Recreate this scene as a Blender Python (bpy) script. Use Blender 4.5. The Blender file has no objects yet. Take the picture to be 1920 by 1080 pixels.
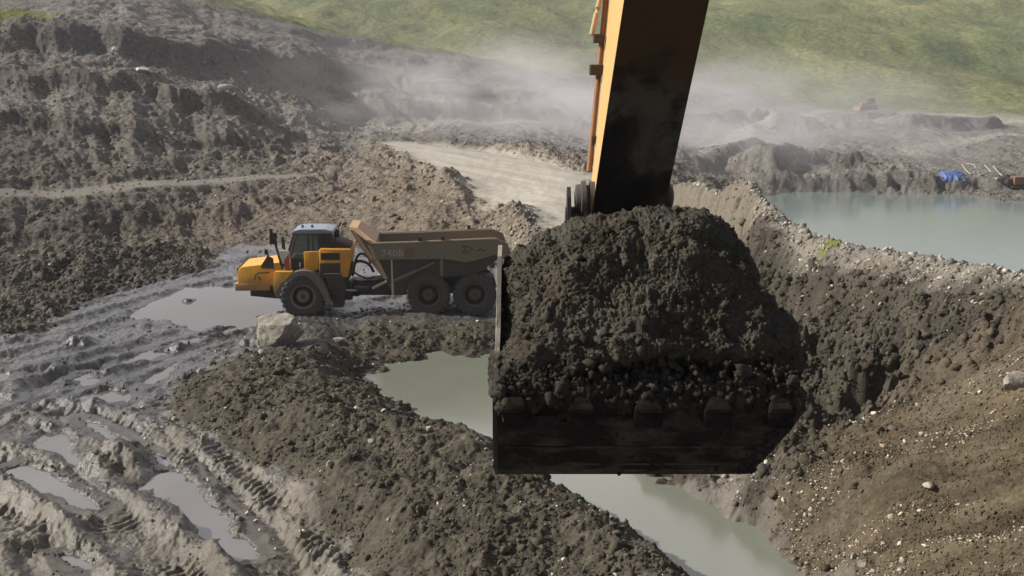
import bpy, bmesh, math, random
import numpy as np
from mathutils import Vector, Matrix, noise as mnoise

scene = bpy.context.scene
COL = scene.collection
R = math.radians

# ------------------------------------------------------------------ camera
CAM_H = 9.5
PITCH = R(10.5)
FPX = 2059.0                      # focal length in pixels of a 1920 wide picture
cam_d = bpy.data.cameras.new('camera')
cam_d.sensor_width = 36.0
cam_d.lens = 36.0 * FPX / 1920.0
cam_d.clip_start = 0.1
cam_d.clip_end = 6000.0
cam = bpy.data.objects.new('camera', cam_d)
cam.location = (0, 0, CAM_H)
cam.rotation_euler = (R(90) - PITCH, 0, 0)
COL.objects.link(cam)
scene.camera = cam

# ------------------------------------------------------------------ sky and sun
SUN_EL = R(33.0)
SUN_AZ = R(270.0)                 # compass bearing of the sun, +Y = north, +X = east
world = bpy.data.worlds.new('World')
scene.world = world
world.use_nodes = True
wn, wl = world.node_tree.nodes, world.node_tree.links
wn.clear()
w_out = wn.new('ShaderNodeOutputWorld')
w_bg = wn.new('ShaderNodeBackground')
w_sky = wn.new('ShaderNodeTexSky')
w_sky.sky_type = 'NISHITA'
w_sky.sun_disc = False
w_sky.sun_elevation = SUN_EL
w_sky.sun_rotation = SUN_AZ
w_sky.altitude = 1500.0
w_sky.air_density = 1.0
w_sky.dust_density = 2.5
w_sky.ozone_density = 1.0
# thin broken cloud over the blue: bright greyish white veils
w_tc = wn.new('ShaderNodeTexCoord')
w_map = wn.new('ShaderNodeMapping'); w_map.inputs['Scale'].default_value = (1.0, 1.0, 2.6)
w_noi = wn.new('ShaderNodeTexNoise'); w_noi.inputs['Scale'].default_value = 2.3
w_noi.inputs['Detail'].default_value = 6.0; w_noi.inputs['Roughness'].default_value = 0.6
w_rmp = wn.new('ShaderNodeValToRGB')
w_rmp.color_ramp.elements[0].position = 0.38; w_rmp.color_ramp.elements[0].color = (0.25, 0.25, 0.25, 1)
w_rmp.color_ramp.elements[1].position = 0.66; w_rmp.color_ramp.elements[1].color = (0.9, 0.9, 0.9, 1)
w_mix = wn.new('ShaderNodeMixRGB'); w_mix.inputs[2].default_value = (5.6, 5.5, 5.9, 1)
wl.new(w_tc.outputs['Generated'], w_map.inputs['Vector'])
wl.new(w_map.outputs['Vector'], w_noi.inputs['Vector'])
wl.new(w_noi.outputs['Fac'], w_rmp.inputs['Fac'])
# whiter towards the horizon
w_sep = wn.new('ShaderNodeSeparateXYZ'); wl.new(w_tc.outputs['Generated'], w_sep.inputs[0])
w_hor = wn.new('ShaderNodeMapRange'); w_hor.inputs['From Min'].default_value = 0.05; w_hor.inputs['From Max'].default_value = 0.6
w_hor.inputs['To Min'].default_value = 0.9; w_hor.inputs['To Max'].default_value = 0.0
wl.new(w_sep.outputs['Z'], w_hor.inputs['Value'])
w_max = wn.new('ShaderNodeMath'); w_max.operation = 'MAXIMUM'
wl.new(w_rmp.outputs['Color'], w_max.inputs[0]); wl.new(w_hor.outputs[0], w_max.inputs[1])
wl.new(w_max.outputs[0], w_mix.inputs['Fac'])
wl.new(w_sky.outputs['Color'], w_mix.inputs[1])
# unseen bright cloud bank, added ahead to brighten reflections in the water
w_low = wn.new('ShaderNodeMapRange'); w_low.inputs['From Min'].default_value = 0.44; w_low.inputs['From Max'].default_value = 0.62
w_low.inputs['To Min'].default_value = 1.0; w_low.inputs['To Max'].default_value = 0.0
wl.new(w_sep.outputs['Z'], w_low.inputs['Value'])
w_mix2 = wn.new('ShaderNodeMixRGB'); w_mix2.inputs[2].default_value = (38.0, 37.0, 40.0, 1)
w_lowf = wn.new('ShaderNodeMath'); w_lowf.operation = 'MULTIPLY'
w_cl2 = wn.new('ShaderNodeMapRange'); w_cl2.inputs['From Min'].default_value = 0.3; w_cl2.inputs['From Max'].default_value = 0.6; w_cl2.inputs['To Min'].default_value = 0.45
wl.new(w_noi.outputs['Fac'], w_cl2.inputs['Value'])
w_up = wn.new('ShaderNodeMapRange'); w_up.interpolation_type = 'SMOOTHSTEP'
w_up.inputs['From Min'].default_value = 0.20; w_up.inputs['From Max'].default_value = 0.36; w_up.inputs['To Min'].default_value = 0.24
wl.new(w_sep.outputs['Z'], w_up.inputs['Value'])
w_band = wn.new('ShaderNodeMath'); w_band.operation = 'MULTIPLY'
wl.new(w_low.outputs[0], w_band.inputs[0]); wl.new(w_up.outputs[0], w_band.inputs[1])
w_fwd = wn.new('ShaderNodeMapRange'); w_fwd.interpolation_type = 'SMOOTHSTEP'  # bank kept to the forward half, so camera-facing sides get less fill
w_fwd.inputs['From Min'].default_value = -0.1; w_fwd.inputs['From Max'].default_value = 0.65; w_fwd.inputs['To Min'].default_value = 0.05
wl.new(w_sep.outputs['Y'], w_fwd.inputs['Value'])
w_band2 = wn.new('ShaderNodeMath'); w_band2.operation = 'MULTIPLY'
wl.new(w_band.outputs[0], w_band2.inputs[0]); wl.new(w_fwd.outputs[0], w_band2.inputs[1])
wl.new(w_band2.outputs[0], w_lowf.inputs[0]); wl.new(w_cl2.outputs[0], w_lowf.inputs[1])
wl.new(w_lowf.outputs[0], w_mix2.inputs['Fac']); wl.new(w_mix.outputs['Color'], w_mix2.inputs[1])
wl.new(w_mix2.outputs['Color'], w_bg.inputs['Color'])
wl.new(w_bg.outputs['Background'], w_out.inputs['Surface'])
w_bg.inputs['Strength'].default_value = 0.038

sun_d = bpy.data.lights.new('sun', 'SUN')
sun_d.energy = 5.0
sun_d.angle = R(0.6)
sun_d.color = (1.0, 0.95, 0.87)
sun = bpy.data.objects.new('sun', sun_d)
to_sun = Vector((math.sin(SUN_AZ) * math.cos(SUN_EL), math.cos(SUN_AZ) * math.cos(SUN_EL), math.sin(SUN_EL)))
sun.rotation_euler = to_sun.to_track_quat('Z', 'Y').to_euler()
sun.location = (-60, 0, 60)
COL.objects.link(sun)

vs = scene.view_settings
vs.view_transform = 'Standard'
vs.look = 'None'
vs.exposure = 0.52
vs.gamma = 1.0
vs.use_curve_mapping = False
scene.cycles.use_denoising = True
scene.cycles.max_bounces = 6
scene.cycles.diffuse_bounces = 3
scene.cycles.glossy_bounces = 3
scene.cycles.transmission_bounces = 4
scene.cycles.volume_bounces = 1
scene.cycles.transparent_max_bounces = 8
scene.cycles.sample_clamp_indirect = 6.0
scene.cycles.volume_step_rate = 3.0
scene.cycles.volume_max_steps = 64

# ------------------------------------------------------------------ small helpers
_sp, _cp = math.sin(PITCH), math.cos(PITCH)

def ray(u, v):
    """Direction of the sight line through a point of the 1920 x 1080 photograph."""
    a, b = (u - 960.0) / FPX, (540.0 - v) / FPX
    return a, _cp + b * _sp, -_sp + b * _cp

def at_y(u, v, y):
    dx, dy, dz = ray(u, v)
    k = y / dy
    return (k * dx, y, CAM_H + k * dz)

def at_z(u, v, z):
    dx, dy, dz = ray(u, v)
    k = (z - CAM_H) / dz
    return (k * dx, k * dy, z)

def tag(o, label=None, cat=None, group=None, kind=None):
    if label: o['label'] = label
    if cat: o['category'] = cat
    if group: o['group'] = group
    if kind: o['kind'] = kind
    return o

def empty(name, loc, rz=0.0):
    o = bpy.data.objects.new(name, None)
    o.empty_display_size = 0.3
    o.location = loc
    o.rotation_euler = (0, 0, rz)
    COL.objects.link(o)
    return o

def mesh_obj(name, me, mats, parent=None):
    for m in (mats if isinstance(mats, (list, tuple)) else [mats]):
        me.materials.append(m)
    o = bpy.data.objects.new(name, me)
    COL.objects.link(o)
    if parent is not None:
        o.parent = parent
    return o

def bm_obj(name, bm, mats, parent=None, smooth=False, angle=None):
    bmesh.ops.recalc_face_normals(bm, faces=bm.faces)
    me = bpy.data.meshes.new(name)
    bm.to_mesh(me)
    bm.free()
    if smooth:
        me.shade_smooth()
        if angle is not None:
            me.set_sharp_from_angle(angle=R(angle))
    return mesh_obj(name, me, mats, parent)

def np_mesh(name, verts, faces, smooth=False):
    """faces: int array n x 3 or n x 4."""
    me = bpy.data.meshes.new(name)
    nv, nf, k = len(verts), len(faces), faces.shape[1]
    me.vertices.add(nv)
    me.vertices.foreach_set('co', np.ascontiguousarray(verts, dtype=np.float32).ravel())
    me.loops.add(nf * k)
    me.loops.foreach_set('vertex_index', np.ascontiguousarray(faces, dtype=np.int32).ravel())
    me.polygons.add(nf)
    me.polygons.foreach_set('loop_start', np.arange(0, nf * k, k, dtype=np.int32))
    me.polygons.foreach_set('loop_total', np.full(nf, k, dtype=np.int32))
    me.update(calc_edges=True)
    me.validate()
    if smooth:
        me.shade_smooth()
    return me

def add_color(me, name, rgb):
    a = me.attributes.new(name, 'FLOAT_COLOR', 'POINT')
    d = np.ones((len(rgb), 4), dtype=np.float32)
    d[:, :3] = rgb
    a.data.foreach_set('color', d.ravel())

def add_float(me, name, val):
    a = me.attributes.new(name, 'FLOAT', 'POINT')
    a.data.foreach_set('value', np.ascontiguousarray(val, dtype=np.float32))

# ---- shapes collected into a bmesh
def box(bm, x0, x1, y0, y1, z0, z1, bev=0.0):
    vs_ = [bm.verts.new((x, y, z)) for x in (x0, x1) for y in (y0, y1) for z in (z0, z1)]
    fs = [bm.faces.new([vs_[i] for i in q]) for q in
          ((0, 1, 3, 2), (4, 6, 7, 5), (0, 4, 5, 1), (2, 3, 7, 6), (0, 2, 6, 4), (1, 5, 7, 3))]
    if bev > 0:
        es = {e for f in fs for e in f.edges}
        bmesh.ops.bevel(bm, geom=list(es), offset=bev, segments=2, affect='EDGES', profile=0.6)

def prism(bm, prof, y0, y1, bev=0.0, prof1=None):
    """prof: (x, z) outline, extruded along y from y0 to y1 (prof1: other outline at y1)."""
    p1 = prof1 or prof
    a = [bm.verts.new((x, y0, z)) for x, z in prof]
    b = [bm.verts.new((x, y1, z)) for x, z in p1]
    n = len(prof)
    fs = [bm.faces.new(a), bm.faces.new(b[::-1])]
    for i in range(n):
        fs.append(bm.faces.new((a[i], b[i], b[(i + 1) % n], a[(i + 1) % n])))
    if bev > 0:
        bmesh.ops.recalc_face_normals(bm, faces=fs)
        es = {e for f in fs for e in f.edges}
        bmesh.ops.bevel(bm, geom=list(es), offset=bev, segments=2, affect='EDGES', profile=0.6, clamp_overlap=True)

def tube(bm, pts, r, seg=8, caps=True):
    """r: one radius or one per point."""
    pts = [Vector(p) for p in pts]
    rs = r if isinstance(r, (list, tuple)) else [r] * len(pts)
    rings, up = [], Vector((0, 0, 1))
    for i, p in enumerate(pts):
        d = (pts[min(i + 1, len(pts) - 1)] - pts[max(i - 1, 0)]).normalized()
        ref = up if abs(d.dot(up)) < 0.95 else Vector((1, 0, 0))
        s = d.cross(ref).normalized()
        t = s.cross(d)
        rings.append([bm.verts.new(p + (s * math.cos(a) + t * math.sin(a)) * rs[i])
                      for a in (2 * math.pi * k / seg for k in range(seg))])
    for a, b in zip(rings, rings[1:]):
        for k in range(seg):
            bm.faces.new((a[k], a[(k + 1) % seg], b[(k + 1) % seg], b[k]))
    if caps:
        bm.faces.new(rings[0][::-1]); bm.faces.new(rings[-1])

def lathe_y(bm, prof, cx, cz, seg=32, caps=True):
    """prof: (y, radius) pairs, turned about the y axis through (cx, cz); open ends are capped."""
    rings = []
    for y, r in prof:
        rings.append([bm.verts.new((cx + r * math.cos(a), y, cz + r * math.sin(a)))
                      for a in (2 * math.pi * k / seg for k in range(seg))])
    for a, b in zip(rings, rings[1:]):
        for k in range(seg):
            bm.faces.new((a[k], a[(k + 1) % seg], b[(k + 1) % seg], b[k]))
    if caps:
        bm.faces.new(rings[0]); bm.faces.new(rings[-1][::-1])

def arc_pts(pts, n=24):
    """Catmull-Rom through the points."""
    P = [Vector(p) for p in pts]
    P = [P[0] * 2 - P[1]] + P + [P[-1] * 2 - P[-2]]
    out = []
    m = len(P) - 3
    for s in range(m):
        a, b, c, d = P[s:s + 4]
        k = max(2, n // m)
        for i in range(k):
            t = i / k
            out.append(0.5 * ((2 * b) + (c - a) * t + (2 * a - 5 * b + 4 * c - d) * t * t + (3 * b - a - 3 * c + d) * t ** 3))
    out.append(P[-2])
    return out

# ---- noise on arrays
_rng = np.random.default_rng(7)
_perm = _rng.permutation(256)
_perm = np.concatenate([_perm, _perm, _perm])
_grad = np.stack([np.cos(np.arange(256) * 2.39996), np.sin(np.arange(256) * 2.39996)], 1)

def perlin(x, y, seed=0):
    xi, yi = np.floor(x).astype(np.int64), np.floor(y).astype(np.int64)
    xf, yf = x - xi, y - yi
    u = xf * xf * xf * (xf * (xf * 6 - 15) + 10)
    v = yf * yf * yf * (yf * (yf * 6 - 15) + 10)
    def g(ix, iy, fx, fy):
        h = _perm[(_perm[(ix + seed * 37) & 255] + iy + seed * 11) & 255]
        gr = _grad[h]
        return gr[..., 0] * fx + gr[..., 1] * fy
    n00 = g(xi, yi, xf, yf); n10 = g(xi + 1, yi, xf - 1, yf)
    n01 = g(xi, yi + 1, xf, yf - 1); n11 = g(xi + 1, yi + 1, xf - 1, yf - 1)
    return (n00 * (1 - u) + n10 * u) * (1 - v) + (n01 * (1 - u) + n11 * u) * v

def fbm(x, y, octaves=4, seed=0, gain=0.5, ridged=False):
    s, a, f, tot = 0.0, 1.0, 1.0, 0.0
    for o in range(octaves):
        n = perlin(x * f + 17.3 * o, y * f - 9.1 * o, seed + o)
        if ridged:
            n = 0.5 - np.abs(n) * 1.6
        s = s + a * n; tot += a
        a *= gain; f *= 2.03
    return s / tot * 1.6

def worley(x, y, seed=0):
    xi, yi = np.floor(x).astype(np.int64), np.floor(y).astype(np.int64)
    best = np.full(x.shape, 9.0)
    for ox in (-1, 0, 1):
        for oy in (-1, 0, 1):
            cx, cy = xi + ox, yi + oy
            h = _perm[(_perm[(cx + seed * 53) & 255] + cy + seed * 29) & 255]
            h2 = _perm[(h + 71) & 255]
            d = (cx + 0.1 + 0.8 * h / 255.0 - x) ** 2 + (cy + 0.1 + 0.8 * h2 / 255.0 - y) ** 2
            best = np.minimum(best, d)
    return np.sqrt(best)

_g3 = _rng.normal(size=(256, 3)); _g3 /= np.linalg.norm(_g3, axis=1, keepdims=True)
def perlin3(p, seed=0):
    i = np.floor(p).astype(np.int64); f = p - i
    w = f * f * f * (f * (f * 6 - 15) + 10)
    out = 0.0
    for ox in (0, 1):
        for oy in (0, 1):
            for oz in (0, 1):
                h = _perm[(_perm[(_perm[(i[..., 0] + ox + seed * 37) & 255] + i[..., 1] + oy) & 255] + i[..., 2] + oz + seed * 11) & 255]
                g = _g3[h]
                d = g[..., 0] * (f[..., 0] - ox) + g[..., 1] * (f[..., 1] - oy) + g[..., 2] * (f[..., 2] - oz)
                out = out + d * (w[..., 0] if ox else 1 - w[..., 0]) * (w[..., 1] if oy else 1 - w[..., 1]) * (w[..., 2] if oz else 1 - w[..., 2])
    return out
def fbm3(p, octaves=4, seed=0, gain=0.5):
    s, a, f, tot = 0.0, 1.0, 1.0, 0.0
    for o in range(octaves):
        s = s + a * perlin3(p * f + 5.7 * o, seed + o); tot += a; a *= gain; f *= 2.03
    return s / tot * 1.7
def lumps3(p, seed=0):
    i = np.floor(p).astype(np.int64); best = np.full(p.shape[:-1], 9.0)
    for ox in (-1, 0, 1):
        for oy in (-1, 0, 1):
            for oz in (-1, 0, 1):
                c = (i[..., 0] + ox, i[..., 1] + oy, i[..., 2] + oz)
                h = _perm[(_perm[(_perm[(c[0] + seed * 53) & 255] + c[1]) & 255] + c[2] + seed * 29) & 255]
                h2 = _perm[(h + 71) & 255]; h3 = _perm[(h2 + 19) & 255]
                best = np.minimum(best, (c[0] + .1 + .8 * h / 255. - p[..., 0]) ** 2 + (c[1] + .1 + .8 * h2 / 255. - p[..., 1]) ** 2 + (c[2] + .1 + .8 * h3 / 255. - p[..., 2]) ** 2)
    return np.clip(1.0 - best * 1.5, -0.4, 1)

def sstep(a, b, x):
    t = np.clip((x - a) / (b - a), 0, 1)
    return t * t * (3 - 2 * t)

def poly_sd(px, py, poly):
    """Signed distance to a closed polygon, negative inside."""
    d = np.full(px.shape, 1e18)
    inside = np.zeros(px.shape, bool)
    n = len(poly)
    for i in range(n):
        ax, ay = poly[i]; bx, by = poly[(i + 1) % n]
        ex, ey = bx - ax, by - ay
        wx, wy = px - ax, py - ay
        t = np.clip((wx * ex + wy * ey) / (ex * ex + ey * ey + 1e-12), 0, 1)
        d = np.minimum(d, (wx - ex * t) ** 2 + (wy - ey * t) ** 2)
        c = ((ay <= py) & (by > py)) | ((by <= py) & (ay > py))
        with np.errstate(divide='ignore', invalid='ignore'):
            xx = ax + (py - ay) * ex / (ey if ey != 0 else 1e-12)
        inside ^= c & (px < xx)
    d = np.sqrt(d)
    return np.where(inside, -d, d)

def line_sd(px, py, line):
    """(signed lateral distance, length along) to an open polyline."""
    best = np.full(px.shape, 1e18); sgn = np.zeros(px.shape); al = np.zeros(px.shape)
    run = 0.0
    for (ax, ay), (bx, by) in zip(line, line[1:]):
        ex, ey = bx - ax, by - ay
        L = math.hypot(ex, ey)
        wx, wy = px - ax, py - ay
        t = np.clip((wx * ex + wy * ey) / (L * L + 1e-12), 0, 1)
        d = (wx - ex * t) ** 2 + (wy - ey * t) ** 2
        m = d < best
        best = np.where(m, d, best)
        sgn = np.where(m, np.sign(wx * ey - wy * ex), sgn)
        al = np.where(m, run + t * L, al)
        run += L
    return np.sqrt(best) * sgn, al

# ------------------------------------------------------------------ materials
def new_mat(name):
    m = bpy.data.materials.new(name)
    m.use_nodes = True
    nt = m.node_tree
    b = nt.nodes['Principled BSDF']
    return m, nt, b

def nnode(nt, kind, **kw):
    n = nt.nodes.new(kind)
    for k, v in kw.items():
        if hasattr(n, k):
            setattr(n, k, v)
        else:
            n.inputs[k].default_value = v
    return n

def ramp(nt, fac, stops):
    r = nt.nodes.new('ShaderNodeValToRGB')
    el = r.color_ramp.elements
    while len(el) < len(stops):
        el.new(0.5)
    for e, (p, c) in zip(el, stops):
        e.position = p
        e.color = (*c, 1) if len(c) == 3 else c
    nt.links.new(fac, r.inputs['Fac'])
    return r.outputs['Color']

def mixc(nt, fac, a, b, blend='MIX'):
    n = nt.nodes.new('ShaderNodeMixRGB')
    n.blend_type = blend
    for sock, v in ((n.inputs[0], fac), (n.inputs[1], a), (n.inputs[2], b)):
        if isinstance(v, (int, float)):
            sock.default_value = v
        elif isinstance(v, tuple):
            sock.default_value = (*v, 1) if len(v) == 3 else v
        else:
            nt.links.new(v, sock)
    return n.outputs[0]

def math_n(nt, op, a, b=0.0, clamp=False):
    n = nt.nodes.new('ShaderNodeMath'); n.operation = op; n.use_clamp = clamp
    for sock, v in ((n.inputs[0], a), (n.inputs[1], b)):
        if isinstance(v, (int, float)): sock.default_value = v
        else: nt.links.new(v, sock)
    return n.outputs[0]

def noise_n(nt, vec, scale, detail=4.0, rough=0.55, dist=0.0):
    n = nt.nodes.new('ShaderNodeTexNoise')
    n.inputs['Scale'].default_value = scale
    n.inputs['Detail'].default_value = detail
    n.inputs['Roughness'].default_value = rough
    n.inputs['Distortion'].default_value = dist
    if vec is not None: nt.links.new(vec, n.inputs['Vector'])
    return n.outputs['Fac']

def bump_n(nt, height, strength, dist, bsdf):
    b = nt.nodes.new('ShaderNodeBump')
    b.inputs['Strength'].default_value = strength
    b.inputs['Distance'].default_value = dist
    nt.links.new(height, b.inputs['Height'])
    nt.links.new(b.outputs['Normal'], bsdf.inputs['Normal'])
    return b

def soil_material(name, scale=6.0, bump=0.6, dist=0.05, spread=0.45, spec=0.3):
    """Colour comes from the vertex colour (which soil lies where), broken up by fine grain."""
    m, nt, b = new_mat(name)
    geo = nnode(nt, 'ShaderNodeNewGeometry')
    col = nnode(nt, 'ShaderNodeAttribute', attribute_name='soil')
    wet = nnode(nt, 'ShaderNodeAttribute', attribute_name='wet')
    n1 = noise_n(nt, geo.outputs['Position'], scale, 8, 0.68)
    n2 = noise_n(nt, geo.outputs['Position'], scale * 5.3, 4, 0.6)
    g = math_n(nt, 'ADD', math_n(nt, 'MULTIPLY', n1, 0.55), math_n(nt, 'MULTIPLY', n2, 0.45))
    mul = ramp(nt, g, [(0.32, (1 - spread,) * 3), (0.5, (1, 1, 1)), (0.7, (1 + spread * 1.3,) * 3)])
    c = mixc(nt, 1.0, col.outputs['Color'], mul, 'MULTIPLY')
    nt.links.new(c, b.inputs['Base Color'])
    ro = math_n(nt, 'SUBTRACT', 0.92, math_n(nt, 'MULTIPLY', wet.outputs['Fac'], 0.72))
    ro = math_n(nt, 'ADD', ro, math_n(nt, 'MULTIPLY', math_n(nt, 'SUBTRACT', n2, 0.5), 0.3), True)
    nt.links.new(ro, b.inputs['Roughness'])
    b.inputs['Specular IOR Level'].default_value = spec
    bump_n(nt, g, bump, dist, b)
    return m
# ------------------------------------------------------------------ lie of the land
# Survey points (x, y, z): spot heights of the quarry, read off along sight lines at estimated distances.
CP = []
def Z(z, *uv):
    for u, v in uv: CP.append(at_z(u, v, z))
def Y(*uvy):
    for u, v, y in uvy: CP.append(at_y(u, v, y))
def XYZ(*p):
    CP.extend(p)

POND_Z, LAKE_Z, PUD_Z = -0.8, -3.0, -0.03
def dens(pts, k=4):
    out = []
    for a, b in zip(pts, pts[1:]):
        out += [tuple(p + (q - p) * i / k for p, q in zip(a, b)) for i in range(k)]
    return out + [tuple(map(float, pts[-1]))]
# mud floor
Z(0.03, (-350, 1000), (-200, 800), (-300, 640), (0, 1080), (0, 1000), (0, 900), (0, 800), (0, 700), (0, 640), (200, 1000), (200, 900), (200, 800),
  (200, 700), (200, 620), (400, 1060), (400, 950), (300, 760), (330, 700), (400, 640), (400, 540), (520, 570), (600, 610), (640, 560),
  (700, 600), (800, 600), (900, 605), (560, 655), (420, 500), (350, 520), (500, 500), (600, 500), (750, 480), (870, 490), (940, 560),
  (460, 860), (530, 945), (620, 1010), (640, 1090), (480, 600), (200, 1100), (500, 1100))
# bench under the excavator, below the frame
for x in (-16, -8, 0, 8, 16):
    XYZ((x, 4, 5.3), (x, 9, 4.6), (x, 12, 2.2))
for x in (-14, -7): XYZ((x, 16, 0.2))
XYZ((0, 16, .4), (4, 16.5, 0.5))
# spoil bank on the near side of the pit pond
CREST = [(655, 716, -.45), (700, 752, .15), (740, 790, .55), (800, 797, .9), (860, 802, .95), (920, 830, .95), (1010, 900, 1.0), (1120, 962, 1.05), (1200, 1020, 1.05),
         (1280, 1082, 1.05), (1380, 1180, 1.0)]
for u, v, z in dens(CREST, 3):
    x, y, _ = at_z(u, v, z)
    XYZ((x, y, z), (x + 1.5, y + 1.9, POND_Z - .35))
Z(.95, (600, 760), (700, 850)); Z(1.1, (800, 890), (900, 950), (1000, 1000), (1100, 1080)); Z(.65, (500, 790), (600, 890), (720, 980))
Z(.4, (400, 780), (700, 1080), (650, 960)); Z(.9, (900, 1080)); Z(.5, (480, 690), (560, 690), (570, 672)); Z(.2, (600, 645))
for u in (660, 740, 820, 900, 980): Y((u, 604, 44.0), (u, 622, 43.1), (u, 640, 42.4))
Z(POND_Z - .05, (790, 676), (840, 667), (930, 667), (720, 695), (1000, 662), (1050, 668))
Z(POND_Z - .25, (690, 722), (720, 735), (700, 712), (750, 700)); Z(-1.7, (820, 715), (900, 760), (1000, 850), (1150, 950), (1250, 1000), (1400, 1070), (980, 700), (1080, 760), (1180, 860))
for u, v in dens([(1080, 690), (1140, 800), (1215, 885), (1300, 925), (1400, 985), (1505, 1078), (1600, 1160)], 3): Z(POND_Z - .02, (u, v))
# dug bank and cut face on the right
Y((1400, 900, 26.5), (1500, 900, 24.6), (1500, 980, 23.8), (1600, 900, 23.4), (1600, 1000, 22.3), (1700, 900, 22.5), (1700, 1000, 21), (1800, 900, 22), (1800, 1000, 20.3),
  (1920, 900, 21), (1920, 1000, 19.4), (1700, 1080, 19.8), (1900, 1080, 18.2), (1600, 1080, 20.8), (1500, 800, 28), (1600, 800, 26.5), (1700, 800, 25), (1800, 800, 23.8),
  (1920, 800, 22.5), (1500, 700, 32), (1600, 700, 29.5), (1700, 700, 27.5), (1800, 700, 25.7), (1920, 700, 24), (1500, 600, 37), (1600, 600, 33), (1700, 600, 30.2),
  (1800, 600, 27.8), (1920, 600, 25.7), (1500, 520, 42), (1600, 520, 36.5), (1700, 520, 32.4), (1800, 530, 29.8), (1900, 545, 27.3), (1400, 560, 42), (1400, 450, 52),
  (1300, 450, 58), (2100, 560, 25), (2100, 600, 23.5), (2100, 800, 20.5), (2100, 1000, 17.8), (2350, 600, 21), (2350, 900, 17), (1300, 600, 40), (1250, 700, 35), (1300, 780, 31))
RIDGE = [(1250, 352, 78), (1300, 345, 75), (1350, 362, 68), (1400, 372, 62), (1440, 400, 54), (1480, 430, 47), (1540, 452, 42), (1600, 470, 38), (1700, 487, 33.5), (1800, 503, 30.5), (1900, 520, 28), (1990, 535, 26.3), (2150, 545, 25)]
for u, v, y in dens(RIDGE, 4):
    p = at_y(u, v, y); CP.append(p)
    XYZ((p[0] * 1.04, y + 1.6, p[2] - .25))
    if u > 1360:
        XYZ((p[0] * 1.12, y + 7.5, LAKE_Z - .8), (p[0] * 1.3, y + 16, LAKE_Z - 2))
Y((1100, 520, 47), (1150, 570, 44.5), (1000, 560, 46), (1000, 610, 44), (1200, 560, 44), (1250, 400, 66))
# lake bed and far shore
for u in (1430, 1500, 1600, 1700, 1800, 1920, 2100, 2300):
    fs = 360 if u < 1700 else 360 + (u - 1700) * .06
    p = at_z(u, fs, LAKE_Z); XYZ((p[0], p[1], LAKE_Z - .02), (p[0] * .93, p[1] * .93, LAKE_Z - 1.5))
Z(LAKE_Z - 1.5, (1900, 440), (1750, 430), (1600, 410)); Z(LAKE_Z, (1412, 363), (1408, 366))
Y((1330, 350, 100), (1380, 352, 108), (1290, 320, 115), (1430, 352, 128), (1440, 318, 134), (1500, 305, 138), (1600, 318, 138), (1700, 330, 136), (1800, 340, 134), (1920, 345, 133), (2100, 345, 133),
  (1700, 300, 155), (1900, 290, 160), (1550, 285, 160), (1900, 258, 200), (1600, 250, 205), (1300, 260, 190), (1400, 290, 150), (1400, 230, 240), (1750, 236, 250), (1700, 211, 310), (1800, 211, 310),
  (1920, 219, 300), (2100, 225, 300), (1620, 219, 300), (1500, 207, 330), (1400, 180, 340), (1300, 157, 345), (1000, 250, 190), (1000, 200, 260), (1000, 160, 330), (1100, 142, 350), (1200, 146, 350),
  (850, 101, 330), (700, 77, 300), (550, 46, 262), (400, 12, 232), (1200, 250, 200), (1150, 290, 130))
# haul road and its edges
Z(3.0, (900, 330), (1000, 382), (1050, 422), (820, 290), (760, 272), (1000, 330), (1090, 345), (1100, 400)); Z(2.8, (1120, 445), (1200, 440))
Y((1030, 441, 48), (990, 415, 52), (950, 393, 57), (850, 335, 75), (760, 290, 103), (700, 263, 130), (1106, 327, 82), (1000, 300, 105), (900, 284, 125), (800, 268, 140), (1200, 345, 79), (1180, 330, 84),
  (900, 268, 155), (750, 250, 160))
# bank behind the truck, track and hillside on the left
Y((0, 500, 56), (160, 487, 57), (100, 520, 53), (260, 475, 60), (0, 560, 48.5), (120, 560, 48), (0, 440, 65), (0, 380, 71.5), (60, 371, 75), (300, 350, 82), (480, 339, 88), (560, 338, 90), (100, 450, 65), (300, 425, 69), (450, 425, 71), (450, 470, 62), (600, 415, 70),
  (700, 405, 68), (800, 413, 61.5), (900, 433, 55.5), (970, 447, 50.5), (600, 300, 110), (640, 340, 92), (60, 362, 78), (300, 340, 86), (480, 328, 92), (0, 300, 85), (200, 300, 92), (400, 280, 106), (550, 260, 125),
  (0, 200, 105), (200, 200, 112), (400, 185, 125), (550, 180, 150), (650, 220, 170), (0, 130, 122), (0, 100, 127), (200, 118, 132), (200, 95, 140), (400, 100, 165), (550, 110, 200), (700, 140, 250), (850, 150, 290), (0, 30, 160), (300, 40, 185),
  (-200, 400, 66), (-200, 250, 85), (-200, 100, 120), (-200, 20, 150), (-450, 500, 50), (-450, 250, 80), (-450, 50, 120), (340, 0, 215), (100, -25, 205), (-250, -40, 190), (370, 30, 215), (-200, 560, 45), (-450, 700, 35))
# green mountainside
for u in (-600, -200, 200, 500, 800, 1100, 1400, 1700, 2000, 2400):
    Y((u, 0, 560), (u, -85, 800), (u, -70, 1300), (u, 60, 2300))
for u in (800, 1100, 1400, 1700, 2000): Y((u, 95, 440))

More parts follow.
